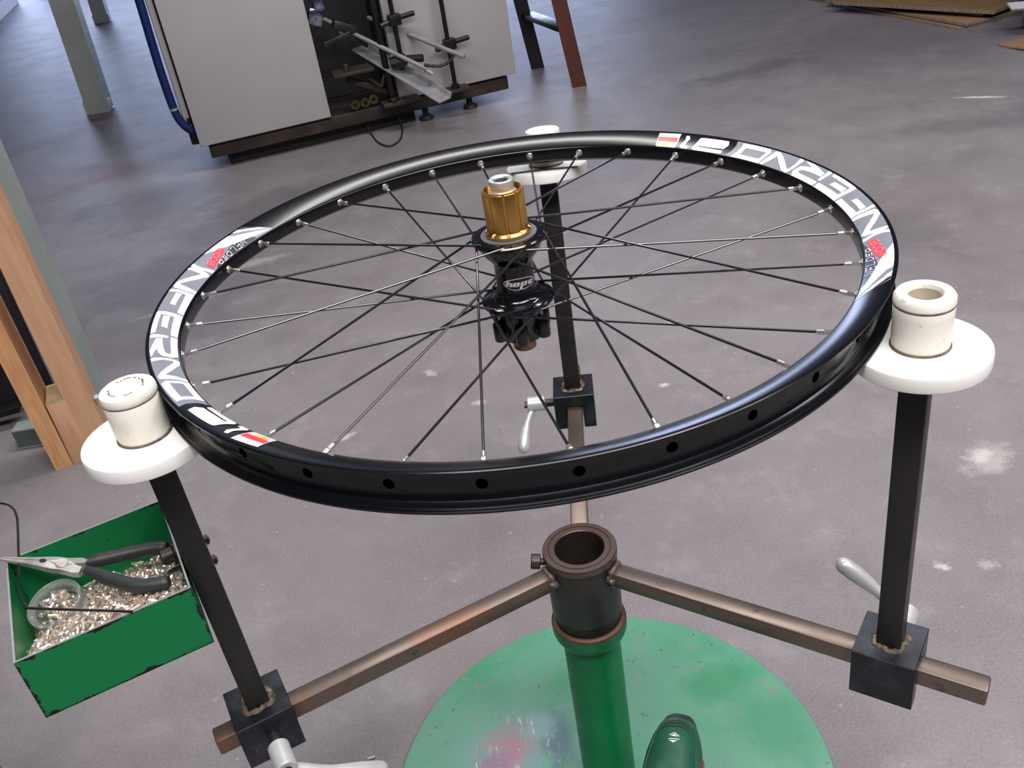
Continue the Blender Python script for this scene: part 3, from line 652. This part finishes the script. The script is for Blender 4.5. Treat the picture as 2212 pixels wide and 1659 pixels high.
for k in range(760):
    a = rnd.uniform(A0 + .005, A1 - .005); s_ = rnd.uniform(S0 + .006, S1 - .005)
    if a > .445 and s_ < -.055: continue
    if s_ < S0 + .02 and rnd.random() < .5: continue
    mm_ = Matrix.Translation((a, s_, max(Z0 + .005, pile(a, s_) - rnd.uniform(.0015, .0065)))) @ rmat(rnd)
    b2 = bmesh.new(); b2.from_mesh(base_me); b2.transform(mm_); rest._add(b2)
# heap core closes the gaps far down
vs = []; fs = []; n1, n2 = 22, 22
for i in range(n1):
    for j in range(n2):
        a = A0 + .002 + (A1 - A0 - .004) * i / (n1 - 1); s_ = S0 + .002 + (S1 - S0 - .004) * j / (n2 - 1); vs.append((a, s_, max(Z0 + .0018, pile(a, s_) - .0075)))
for i in range(n1 - 1):
    for j in range(n2 - 1): fs.append((i * n2 + j, (i + 1) * n2 + j, (i + 1) * n2 + j + 1, i * n2 + j + 1))
rest.raw(vs, fs)
o = rest.build('nipple_heap', 'nip'); o['kind'] = 'stuff'; tag(o, 'rest of the nickel spoke nipples filling the bottom of the green tray', 'nipples')

# long nose pliers resting on the tray
pa, pb = Vector((.473, -.095, .5535)), Vector((.4185, -.0570, .5420))
pf = m0 @ frame(pa, (pb - pa).cross(Vector((0, 0, 1))).cross(pb - pa), (pb - pa))      # x along the jaws, z up
pl = tag(empty('long_nose_pliers', pf), 'long nose pliers with dark grey dipped handles lying across the green tray', 'pliers')
def jaw(sg):
    prof = [(0, .0003, .0011), (.010, .0003, .0022), (.022, .0003, .0034), (.034, .0003, .0048), (.041, .0002, .0060), (.048, -.0020, .0068), (.054, -.0050, .0066), (.060, -.0020, .0074), (.066, .0010, .0086), (.0715, .0022, .0078)]
    secs = []
    for x, w0, w1 in prof:
        h = .0012 + .0026 * min(1, x / .04); secs.append([(x, sg * w0, -h), (x, sg * w1, -h * .7), (x, sg * w1, h * .7), (x, sg * w0, h)])
    return MB().loft(secs).build('jaw', 'plier_steel', pl)
j1 = jaw(1); j2 = jaw(-1)
MB().lathe([(0, .0042), (.0046, .0042), (.0052, .0036), (.0052, -.0036), (0, -.0036)], 28, Matrix.Translation((.0535, 0, 0))).build('pivot', 'plier_steel', pl)
MB().lathe([(0, .0040), (.0019, .0040), (.0019, .0030), (0, .0030)], 18, Matrix.Translation((.0375, -.0002, 0)) @ Matrix.Scale(1.6, 4, (1, 0, 0))).build('wire_hole', 'hole_dark', pl)
inv = (pf.inverted() @ m0)
G1 = [(.4141, -.0628, .5405), (.4060, -.0612, .5395), (.3958, -.0592, .5385), (.3787, -.0553, .5375), (.3640, -.0505, .5370), (.3535, -.0450, .5365)]
G2 = [(.4140, -.0520, .5400), (.4062, -.0420, .5390), (.3985, -.0310, .5380), (.3900, -.0200, .5375), (.3797, -.0093, .5370), (.3690, -.0030, .5370), (.3600, .0005, .5370)]
def smooth(pts, n=5):
    P = [Vector(q) for q in pts]; P = [P[0] * 2 - P[1]] + P + [P[-1] * 2 - P[-2]]; out = []
    for i in range(1, len(P) - 2):
        for k in range(n):
            t = k / n; a, b_, c, d = P[i - 1:i + 3]
            out.append(.5 * ((2 * b_) + (-a + c) * t + (2 * a - 5 * b_ + 4 * c - d) * t * t + (-a + 3 * b_ - 3 * c + d) * t ** 3))
    out.append(P[-2]); return out
for G, jw in ((G1, j2), (G2, j1)):
    P = [inv @ Vector(q) for q in smooth(G)]; n = len(P)
    R_ = [.0040 + .0018 * min(1, i / (n * .25)) for i in range(n)]
    e = (P[-1] - P[-2]).normalized(); P += [P[-1] + e * .002, P[-1] + e * .0032]; R_ += [.0045, .001]
    MB().tube(P, R_, 14).build('grip', 'grip', jw)

# clear ring dish half sunk in the nipples
dm = m0 @ Matrix.Translation((.4440, -.0500, .5190)) @ Matrix.Rotation(radians(10), 4, 'Y') @ Matrix.Rotation(radians(-12), 4, 'X')
dish = MB().lathe([(.0168, -.0045), (.0212, -.0045), (.0216, -.004), (.0224, .0062), (.0220, .0070), (.0206, .0070), (.0200, .0062), (.0186, .0058), (.0172, .0040), (.0168, .0020)], 64, closed=True).build('clear_ring', 'clear')
dish.matrix_world = dm; tag(dish, 'clear plastic ring dish sunk among the nipples in the green tray', 'dish')
for k in range(26):
    a = rnd.uniform(0, 2 * pi); r_ = .0130 * math.sqrt(rnd.random()); o = nip0.copy(); COL.objects.link(o)
    o.matrix_world = dm @ Matrix.Translation((r_ * cos(a), r_ * sin(a), -.002 + rnd.uniform(0, .0055))) @ rmat(rnd)
    o['label'] = 'small nickel spoke nipple lying inside the clear dish'; o['group'] = 'spoke nipples in the clear dish'
# bent wire across the tray
W_ = [(.4745, -.2000, .5488), (.4713, -.1903, .5488), (.4657, -.1835, .5488), (.4611, -.1727, .5488), (.4590, -.1592, .5490), (.4588, -.1414, .5490), (.4603, -.0958, .5494), (.4620, -.0480, .5494), (.4614, -.0353, .5494), (.4579, -.0238, .5494), (.4526, -.0176, .5494), (.3873, .0335, .5494)]
wr = MB(m0).tube(smooth(W_, 4), .00105, 8).build('bent_wire', 'wire'); tag(wr, 'thin dark hooked wire rod lying over the edges of the green tray', 'wire')
# stray nipple on the floor near the left lever
o = nip0.copy(); COL.objects.link(o); o.matrix_world = Matrix.Translation((-.298, .090, .0022)) @ Matrix.Rotation(.2, 4, 'Z') @ Matrix.Rotation(pi / 2, 4, 'Y') @ Matrix.Scale(1.25, 4)
o['label'] = 'single stray nipple lying on the concrete floor beside the left clamp lever'; o['category'] = 'nipple'
if 'group' in o: del o['group']

# ------------------------------------------------------------------ cordless driver standing on the foot plate
dd = Vector((-.36, -.93, 0)).normalized()
df = Matrix((Vector((-dd.y, dd.x, 0)), dd, Vector((0, 0, 1)))).transposed().to_4x4() ; df.translation = Vector((.0790, -.0605, .008))
drv = tag(empty('cordless_driver', df), 'dark green cordless screwdriver with black rear cap standing on the green foot plate', 'driver')
def dsec(y, hw, zt, zb, n=40, e=2.6):
    out = []; zc = (zt + zb) / 2; hz = (zt - zb) / 2
    for i in range(n):
        t = 2 * pi * i / n; c, s_ = cos(t), sin(t)
        out.append((hw * math.copysign(abs(c) ** (2 / e), c), y, zc + hz * math.copysign(abs(s_) ** (2 / e), s_)))
    return out
DP = [(.0130, .0182, .1832, .139), (.016, .0200, .1852, .138), (.022, .0222, .1882, .134), (.034, .0258, .1912, .131), (.050, .0285, .1926, .130), (.075, .0300, .1930, .130), (.105, .0296, .1925, .130), (.130, .0270, .1900, .132), (.150, .0225, .1850, .138)]
MB().loft([dsec(*q) for q in DP]).build('housing', 'drv_green', drv, 50)
MB().loft([dsec(*q) for q in [(0, .0120, .1700, .146), (.002, .0145, .1755, .144), (.008, .0172, .1810, .141), (.0135, .0186, .1838, .139)]]).build('rear_cap', 'drv_black', drv, 50)
def dtop(y, x):
    for (y0, w0, t0, b0), (y1, w1, t1, b1) in zip(DP, DP[1:]):
        if y0 <= y <= y1:
            f = (y - y0) / (y1 - y0); hw = w0 + (w1 - w0) * f; zt = t0 + (t1 - t0) * f; zb = b0 + (b1 - b0) * f
            c = min(abs(x) / hw, .999); s_ = (1 - c ** 2.6) ** (1 / 2.6); return (zt + zb) / 2 + (zt - zb) / 2 * s_
for k, y in enumerate((.0205, .0245, .0290)):
    w = (.0120, .0135, .0150)[k]; P = [(w * t / 8, y + .0042 * (t / 8) ** 2, 0) for t in range(-8, 9)]
    MB().tube([(x, yy, dtop(yy, x) + .0001) for x, yy, _ in P], .0007, 6).build('vent_slot', 'hole_dark', drv)
for sg in (-1, 1):
    P = [(sg * (.0150 + .0105 * min(1, (y - .02) / .06) ** .6), y) for y in [.022 + .006 * i for i in range(18)]]
    MB().tube([(x, y, dtop(y, x) + .0001) for x, y in P], .0007, 6).build('seam', 'drv_green', drv)
mk = MB()
def top_strip(pts, w):
    L_ = []
    for (x0, y0), (x1, y1) in zip(pts, pts[1:]):
        n = Vector((-(y1 - y0), x1 - x0)).normalized() * w / 2
        mk.raw([(x, y, dtop(y, x) + .0004) for x, y in ((x0 + n.x, y0 + n.y), (x1 + n.x, y1 + n.y), (x1 - n.x, y1 - n.y), (x0 - n.x, y0 - n.y))], [(0, 1, 2, 3)])
top_strip([(.0050, .0425), (-.0005, .0385)], .0010); top_strip([(-.0005, .0385), (-.0050, .0425)], .0008)
mk.raw([(x, y, dtop(y, x) + .0004) for x, y in ((.0032, .0432), (-.0003, .0402), (-.0034, .0432))], [(0, 1, 2)])
top_strip([(.0058, .0462), (.0020, .0462), (-.0030, .0466), (-.0052, .0472)], .0010)
mk.raw([(x, y, dtop(y, x) + .0004) for x, y in ((.0040, .0480), (0, .0512), (-.0046, .0486))], [(0, 1, 2)])
mk.build('arrow_mark', 'drv_mark', drv)
MB().box((.0274, .066, .1640), (.005, .036, .010), .002).build('direction_switch', 'drv_red', drv)
MB().loft([dsec(.150, .021, .183, .142), dsec(.158, .017, .178, .147), dsec(.185, .0135, .1745, .1505), dsec(.196, .010, .170, .155)]).build('chuck', 'drv_black', drv)
def gsec(z, yc, hw, hy, n=28):
    return [(hw * cos(2 * pi * i / n), yc + hy * sin(2 * pi * i / n), z) for i in range(n)]
MB().loft([gsec(.134, .060, .0165, .024), gsec(.11, .057, .0160, .021), (gsec(.075, .052, .0160, .020)), gsec(.036, .048, .018, .022)]).build('grip', 'drv_black', drv)
MB().box((0, .0545, .0195), (.052, .080, .039), .006, 3).build('battery', 'drv_black', drv)
MB().box((0, .086, .112), (.012, .012, .024), .004, 3).build('trigger', 'drv_red', drv)

# ------------------------------------------------------------------ machine with cream panels
MT = Vector((.966376, .257133, 0)); MN = Vector((-.257133, .966376, 0))
mf = Matrix((MT, MN, Vector((0, 0, 1)))).transposed().to_4x4(); mf.translation = Vector((-1.00375, 2.80344, 0))
mach = tag(empty('workshop_machine', mf), 'cream panelled workshop machine with dark open bay and clamped steel guide bars', 'machine')
H = 1.25
MB().box((.594, .030 + .26, .0765), (1.188, .56, .051), .004).build('plinth', 'plinth', mach)
MB().box((.43, .30, .026), (.74, .48, .052), .004).build('skid', 'cab_in', mach)
for x, y in ((.84, .045), (1.03, .06), (1.03, .5)):
    MB().cyl((x, y, 0), (x, y, .016), .030, .026, 20, .003).cyl((x, y, .014), (x, y, .053), .012, n=12).build('foot', 'rubber', mach)
MB().box((.204, .30, .105 + (H - .105) / 2), (.518, .51, H - .106), .006).box((.976, .29, .105 + (H - .105) / 2), (.478, .53, H - .106), .006).box((.60, .42, .105 + (H - .105) / 2), (.29, .26, H - .106)).box((.60, .29, H - .08), (.29, .53, .16)).build('cabinet_frame', 'cab_in', mach)
MB().box((.219, .006, .106 + (H - .1) / 2), (.494, .034, H - .1), .004).build('front_panel', 'cab', mach)
MB().box((.978, .006, .110 + (H - .1) / 2), (.482, .034, H - .1), .004).build('front_panel', 'cab', mach)
MB().box((-.045, .034, .16 + (H - .16) / 2), (.024, .03, H - .16), .008, 3).build('edge_trim', 'cab', mach)
MB().box((-.036, .03, .135), (.016, .026, .045), .003).box((-.040, .03, .20), (.014, .026, .025), .003).build('hinge', 'mach_dark', mach)
hp = [(-.066, .012, H), (-.066, .012, .80), (-.068, .012, .623), (-.072, .012, .486), (-.074, .012, .359), (-.070, .012, .245), (-.056, .012, .195), (-.036, .016, .168), (-.026, .03, .16)]
hs = MB().tube([q + Vector((-.006, 0, 0)) for q in smooth(hp, 6)], .0150, 16).build('air_hose', 'hose', mach)
MB().cyl((-.0775, .012, .258), (-.0768, .012, .250), .0158, n=16).build('hose_clip', 'pale_steel', hs)
# open bay fittings  (x along the front, -y toward the viewer, z up)
def rod(name, a, b_, r, m, parent=mach, n=14): return MB().cyl((a[0], -a[1], a[2]), (b_[0], -b_[1], b_[2]), r, n=n, bev=min(r * .2, .001)).build(name, m, parent)
rod('upright_rod', (.766, .05, .245), (.766, .05, H - .1), .0085, 'mach_dark'); rod('upright_rod', (.952, .06, .118), (.952, .06, H - .1), .0085, 'mach_dark')
rod('upright_rod', (.705, .045, .10), (.700, .02, H - .16), .012, 'mach_dark')
for c in ((.768, .05, .406), (.957, .06, .283)):
    k = MB().box((c[0], -c[1], c[2]), (.046, .040, .040), .005)
    kb = k.build('clamp', 'mach_dark', mach)
    MB().cyl((c[0] + .02, -c[1], c[2] + .004), (c[0] + .078, -c[1] - .004, c[2] + .010), .0095, n=14, bev=.002).build('clamp_screw', 'mach_dark', kb)
    MB().cyl((c[0] - .018, -c[1], c[2] - .004), (c[0] - .058, -c[1] - .01, c[2] - .010), .012, .009, 14).build('clamp_jaw', 'mach', kb)
rod('guide_bar', (.711, -.15, .399), (.962, .22, .260), .0085, 'pale_steel'); rod('guide_bar', (.545, -.15, .425), (.821, .20, .242), .0085, 'pale_steel')
MB().cyl((.815, -.192, .243), (.838, -.200, .222), .0085, n=14).build('bar_elbow', 'pale_steel', mach)
bp = frame((.638, .10, .310), Vector((.857 - .638, -.35, .131 - .310)), (.9, .55, 0)); L_ = Vector((.219, .35, .179)).length
MB(bp).box((0, 0, L_ / 2), (.066, .006, L_), .001).build('flat_bar', 'pale_steel', mach)
MB(bp).box((.030, .010, L_ / 2), (.006, .024, L_), .001).build('flat_bar_lip', 'pale_steel', mach)
rod('bar_clamp', (.775, .095, .270), (.832, .125, .268), .0145, 'mach_dark', n=8); rod('bar_clamp', (.72, .07, .262), (.775, .09, .270), .022, 'mach', n=8)
MB().box((.578, -.03, .258), (.150, .10, .014), .003).build('shelf_bracket', 'mach_rust', mach)
MB().cyl((.555, -.045, .264), (.555, -.045, .290), .012, n=12, bev=.002).build('shelf_bolt', 'brass', mach)
MB().box((.735, -.032, .112), (.145, .07, .018), .003).build('floor_bracket', 'mach_rust', mach); MB().box((.955, -.035, .110), (.105, .08, .014), .003).build('floor_bracket', 'mach_rust', mach)
MB().cyl((.705, -.050, .118), (.705, -.050, .135), .021, n=18, bev=.003).build('rod_collar', 'mach', mach); MB().cyl((.952, -.06, .114), (.952, -.06, .134), .016, n=6).build('rod_nut', 'mach_dark', mach)
for q in ((.566, .128), (.606, .128), (.640, .134)):
    MB().lathe([(.008, 0), (.018, 0), (.018, .012), (.008, .012)], 16, frame((q[0], .008, q[1]), (0, -1, 0)), closed=True).build('pipe_union', 'brass', mach)
chn = [(.815, -.195, .258), (.840, -.20, .250), (.865, -.205, .244), (.890, -.208, .246), (.912, -.208, .256), (.930, -.205, .272)]
for a, b_ in zip(chn, chn[1:]): MB().cyl(a, b_, .0062, .0044, 8).build('chain_link', 'mach_dark', mach)
MB().box((.500, .035, .455), (.055, .020, .060), .006, mtx=Matrix.Rotation(.4, 4, 'Y')).box((.520, .03, .50), (.04, .02, .05), .006).build('foil_scrap', 'foil', mach)
MB().box((.600, .06, .40), (.09, .05, .03), .004, mtx=Matrix.Rotation(.45, 4, 'Y')).box((.56, .04, .365), (.11, .02, .02), .003, mtx=Matrix.Rotation(-.2, 4, 'Y')).box((.62, .05, .352), (.12, .02, .016), .003, mtx=Matrix.Rotation(.6, 4, 'Y')).build('feed_linkage', 'mach', mach)
MB().cyl((.63, -.02, .222), (.675, -.03, .178), .006, n=8).cyl((.675, -.03, .178), (.700, -.025, .225), .008, n=8).build('v_lever', 'mach', mach)
MB().box((.645, 0, .178), (.20, .02, .022), .003, mtx=Matrix.Rotation(.5, 4, 'Y')).build('slide_bar', 'mach_rust', mach)
# thin cable loop hanging out below the machine
cl = MB().tube(smooth([(-.432, 3.000, .046), (-.430, 2.985, .018), (-.417, 2.945, .004), (-.398, 2.862, .004), (-.375, 2.802, .004), (-.348, 2.766, .004), (-.325, 2.778, .004), (-.305, 2.834, .004), (-.300, 2.92, .004), (-.303, 2.995, .012), (-.308, 3.02, .046)], 5), .0034, 8).build('cable_loop', 'rubber')
tag(cl, 'thin black cable loop on the floor under the cream machine', 'cable')

# ------------------------------------------------------------------ wooden ladder beside the machine
lad = tag(empty('wooden_ladder', Matrix.Translation((.37, 3.39, 0))), 'wooden step ladder with one black and one red-brown rail beside the machine', 'ladder')
LX = -.135; LH = 1.55
def rail(x, y, m):
    s_ = [[(x + dx - .37 + LX * z, y + dy - 3.39, z) for dx, dy in ((-.029, -.013), (.029, -.013), (.029, .013), (-.029, .013))] for z in (0, LH)]
    return MB().loft(s_).build('rail', m, lad)
rail(.304, 3.60, 'ladder_black')['label'] = 'black rail'; rail(.431, 3.180, 'ladder_red')['label'] = 'red-brown rail'
for k in range(5):
    z = .232 + .29 * k; x0 = .318 + LX * z - .37; x1 = .425 + LX * z - .37
    d = Vector((x1 - x0, 3.190 - 3.592, 0)); f = frame((x0, 3.592 - 3.39, z), d, (0, 0, 1))
    MB(f).box((0, 0, d.length / 2), (.020, .056, d.length), .002).build('rung', 'ladder_black' if k else 'mach', lad)

# ------------------------------------------------------------------ steel columns of the building
def column(name, x0, x1, y0, y1, label, m='paint_col', lx=0.):
    r_ = tag(empty(name, Matrix.Translation(((x0 + x1) / 2, (y0 + y1) / 2, 0))), label, 'column'); cx, cy = (x0 + x1) / 2, (y0 + y1) / 2
    s_ = [[(x - cx + lx * z, y - cy, z) for x, y in ((x0, y0), (x1, y0), (x1, y1), (x0, y1))] for z in (0.0, CEIL - .002)]
    MB().loft(s_).build('shaft', m, r_)
    if m != 'galv':
        MB().box((0, 0, .004), (x1 - x0 + .008, y1 - y0 + .008, .008), .001).build('foot_plate', m, r_)
        for dx in (-1, 1): MB().box((dx * ((x1 - x0) / 2 + .004), -(y1 - y0) / 2 + .02, .035), (.010, .03, .055), .003).build('foot_lug', 'white_p', r_)
    return r_
column('steel_column', -1.905, -1.792, 4.150, 4.225, 'grey square steel column standing left of the cream machine', lx=.03)
column('steel_column', -2.835, -2.722, 7.40, 7.475, 'far grey steel column nearest the back, seen beyond the other columns', lx=.02)
column('steel_column', -1.047, -.992, 1.205, 1.280, 'galvanised steel column close behind the timber frame at left', 'galv')

# ------------------------------------------------------------------ timber frame and things around it
tu = Vector((.95, .31, 0)).normalized(); tw = Vector((-.31, .95, 0)).normalized()
tf = Matrix((tu, tw, Vector((0, 0, 1)))).transposed().to_4x4(); tf.translation = Vector((-.981, .906, 0))
fr = tag(empty('timber_trestle', tf), 'pine timber leg of two upright boards with a spacer block at floor level', 'timber leg')
def lean(x0, x1, y0, y1, h, lx, m, name='upright'):
    s_ = [[(x + lx * z, y, z) for x, y in ((x0, y0), (x1, y0), (x1, y1), (x0, y1))] for z in (0, h)]
    return MB().loft(s_).build(name, m, fr)
lean(0, .0340, 0, .10, 1.3, -.018, 'pine'); lean(.0705, .118, .002, .085, 1.3, -.012, 'pine2')
sbk = MB().box((.0523, .045, .0720), (.0350, .088, .144), .001).build('spacer_block', 'pine2', fr)
MB().box((.0523, .045, .1446), (.0350, .088, .0012)).build('end_grain', 'ply', sbk)
MB().cyl((.1178, .03, .115), (.1265, .03, .115), .0075, n=6).build('coach_bolt', 'galv', fr)
pp = MB().box((-.746, .033, .62), (.07, .07, 1.24), .002, mtx=Matrix.Rotation(.4, 4, 'Z')).build('timber_post', 'ply2'); tag(pp, 'brown timber post at the lower left corner, only its edge showing', 'post')
ch = empty('steel_channel', Matrix.Translation((-1.02, 1.02, 0))); tag(ch, 'short grey steel channel lying on the floor behind the pine boards', 'channel')
MB().box((0, -.005, .0235), (.15, .003, .044)).build('web', 'chan', ch)
for z in (.0025, .045): MB().box((0, .012, z), (.15, .038, .004), .001).build('flange', 'galv', ch)
bs = MB().box((-1.352, 1.235, .28), (.52, .012, .56), .002, mtx=Matrix.Rotation(.04, 4, 'Z')).build('dark_board', 'black_sheet'); tag(bs, 'dark board standing on edge behind the pine timber frame', 'board')
rl_ = MB().box((-1.22, 1.115, .040), (.20, .05, .014), .002, mtx=Matrix.Rotation(.25, 4, 'Z')).box((-1.25, 1.10, .0165), (.08, .09, .033), .004).build('black_bracket', 'mach_dark'); tag(rl_, 'black metal bracket on the floor at the left edge beside the channel', 'bracket')

# ------------------------------------------------------------------ cardboard pile, blue bin, white carton
def sheet(name, corner, ang, w, d, z, th, m, label, tilt=0., cat='cardboard', grp=None):
    f = Matrix.Translation((corner[0], corner[1], z)) @ Matrix.Rotation(ang, 4, 'Z') @ Matrix.Rotation(tilt, 4, 'Y')
    r_ = tag(empty(name, f), label, cat, grp)
    MB().box((w / 2, d / 2, th / 2), (w, d, th * .7)).build('face', m, r_)
    MB().box((w / 2, .0008, th / 2), (w, .002, th)).box((.0008, d / 2, th / 2), (.002, d, th)).box((w / 2, d - .0008, th / 2), (w, .002, th)).build('edge', 'card_edge', r_)
    return r_
G = 'cardboard sheets piled at upper right'
sheet('cardboard_sheet', (1.948, 3.075), radians(14), 1.3, 1.9, .000, .010, 'card', 'lowest flattened cardboard sheet of the pile on the floor at upper right', grp=G)
sheet('cardboard_sheet', (1.978, 3.075), radians(16), 1.25, 1.8, .012, .010, 'card', 'tan cardboard sheet lying second from the floor in the pile at upper right', grp=G)
sheet('cardboard_sheet', (2.075, 3.135), radians(28), 1.1, .80, .026, .012, 'card', 'cardboard sheet under the olive one, turned askew on the pile', grp=G)
sheet('cardboard_sheet', (2.090, 3.075), radians(33), 1.0, .75, .040, .014, 'card2', 'olive brown cardboard sheet topmost on the pile at upper right', grp=G)
sheet('cardboard_sheet', (1.760, 4.08), radians(20), .32, .9, .024, .05, 'card2', 'dark thick folded carton lying at the far left end of the pile', grp=G)
sheet('plastic_wrap', (1.80, 4.12), radians(20), .25, .5, .078, .02, 'white_p', 'pale plastic wrap lying on the folded carton at the top edge', cat='plastic wrap')
sheet('cardboard_flap', (1.947, 2.775), radians(-72), .30, .19, .000, .006, 'card', 'small cardboard flap lying apart on the floor at the right edge', -.04)
bn = empty('blue_bin', Matrix.Translation((2.345, 2.90, 0))); tag(bn, 'blue plastic bin half out of frame at the right edge', 'bin')
MB().lathe([(0, 0), (.185, 0), (.205, .02), (.225, .55), (.235, .55), (.235, .57), (.215, .57), (.195, .03), (0, .02)], 48).build('shell', 'blue', bn)
sheet('cardboard_scrap', (2.018, 2.83), radians(-20), .105, .12, .105, .006, 'white_p', 'pale cardboard scrap sticking out against the blue bin', cat='cardboard')
wc_ = empty('white_carton', frame((-4.01, 8.53, 0), (0, 0, 1), (-.22, .93, 0))); tag(wc_, 'white carton with a sky blue stripe at the top left corner', 'carton')
MB().box((.70, .38, .16), (1.4, .70, .32), .01).build('box', 'white_p', wc_); MB().box((.70, .0285, .155), (1.41, .004, .05)).build('stripe', 'sky_blue', wc_)
bb = MB().box((-3.95, 11.3, .25), (1.2, .6, .5), .004, mtx=Matrix.Rotation(.1, 4, 'Z')).build('brown_crate', 'card2'); tag(bb, 'brown crate far behind the white carton at the top left edge', 'crate')
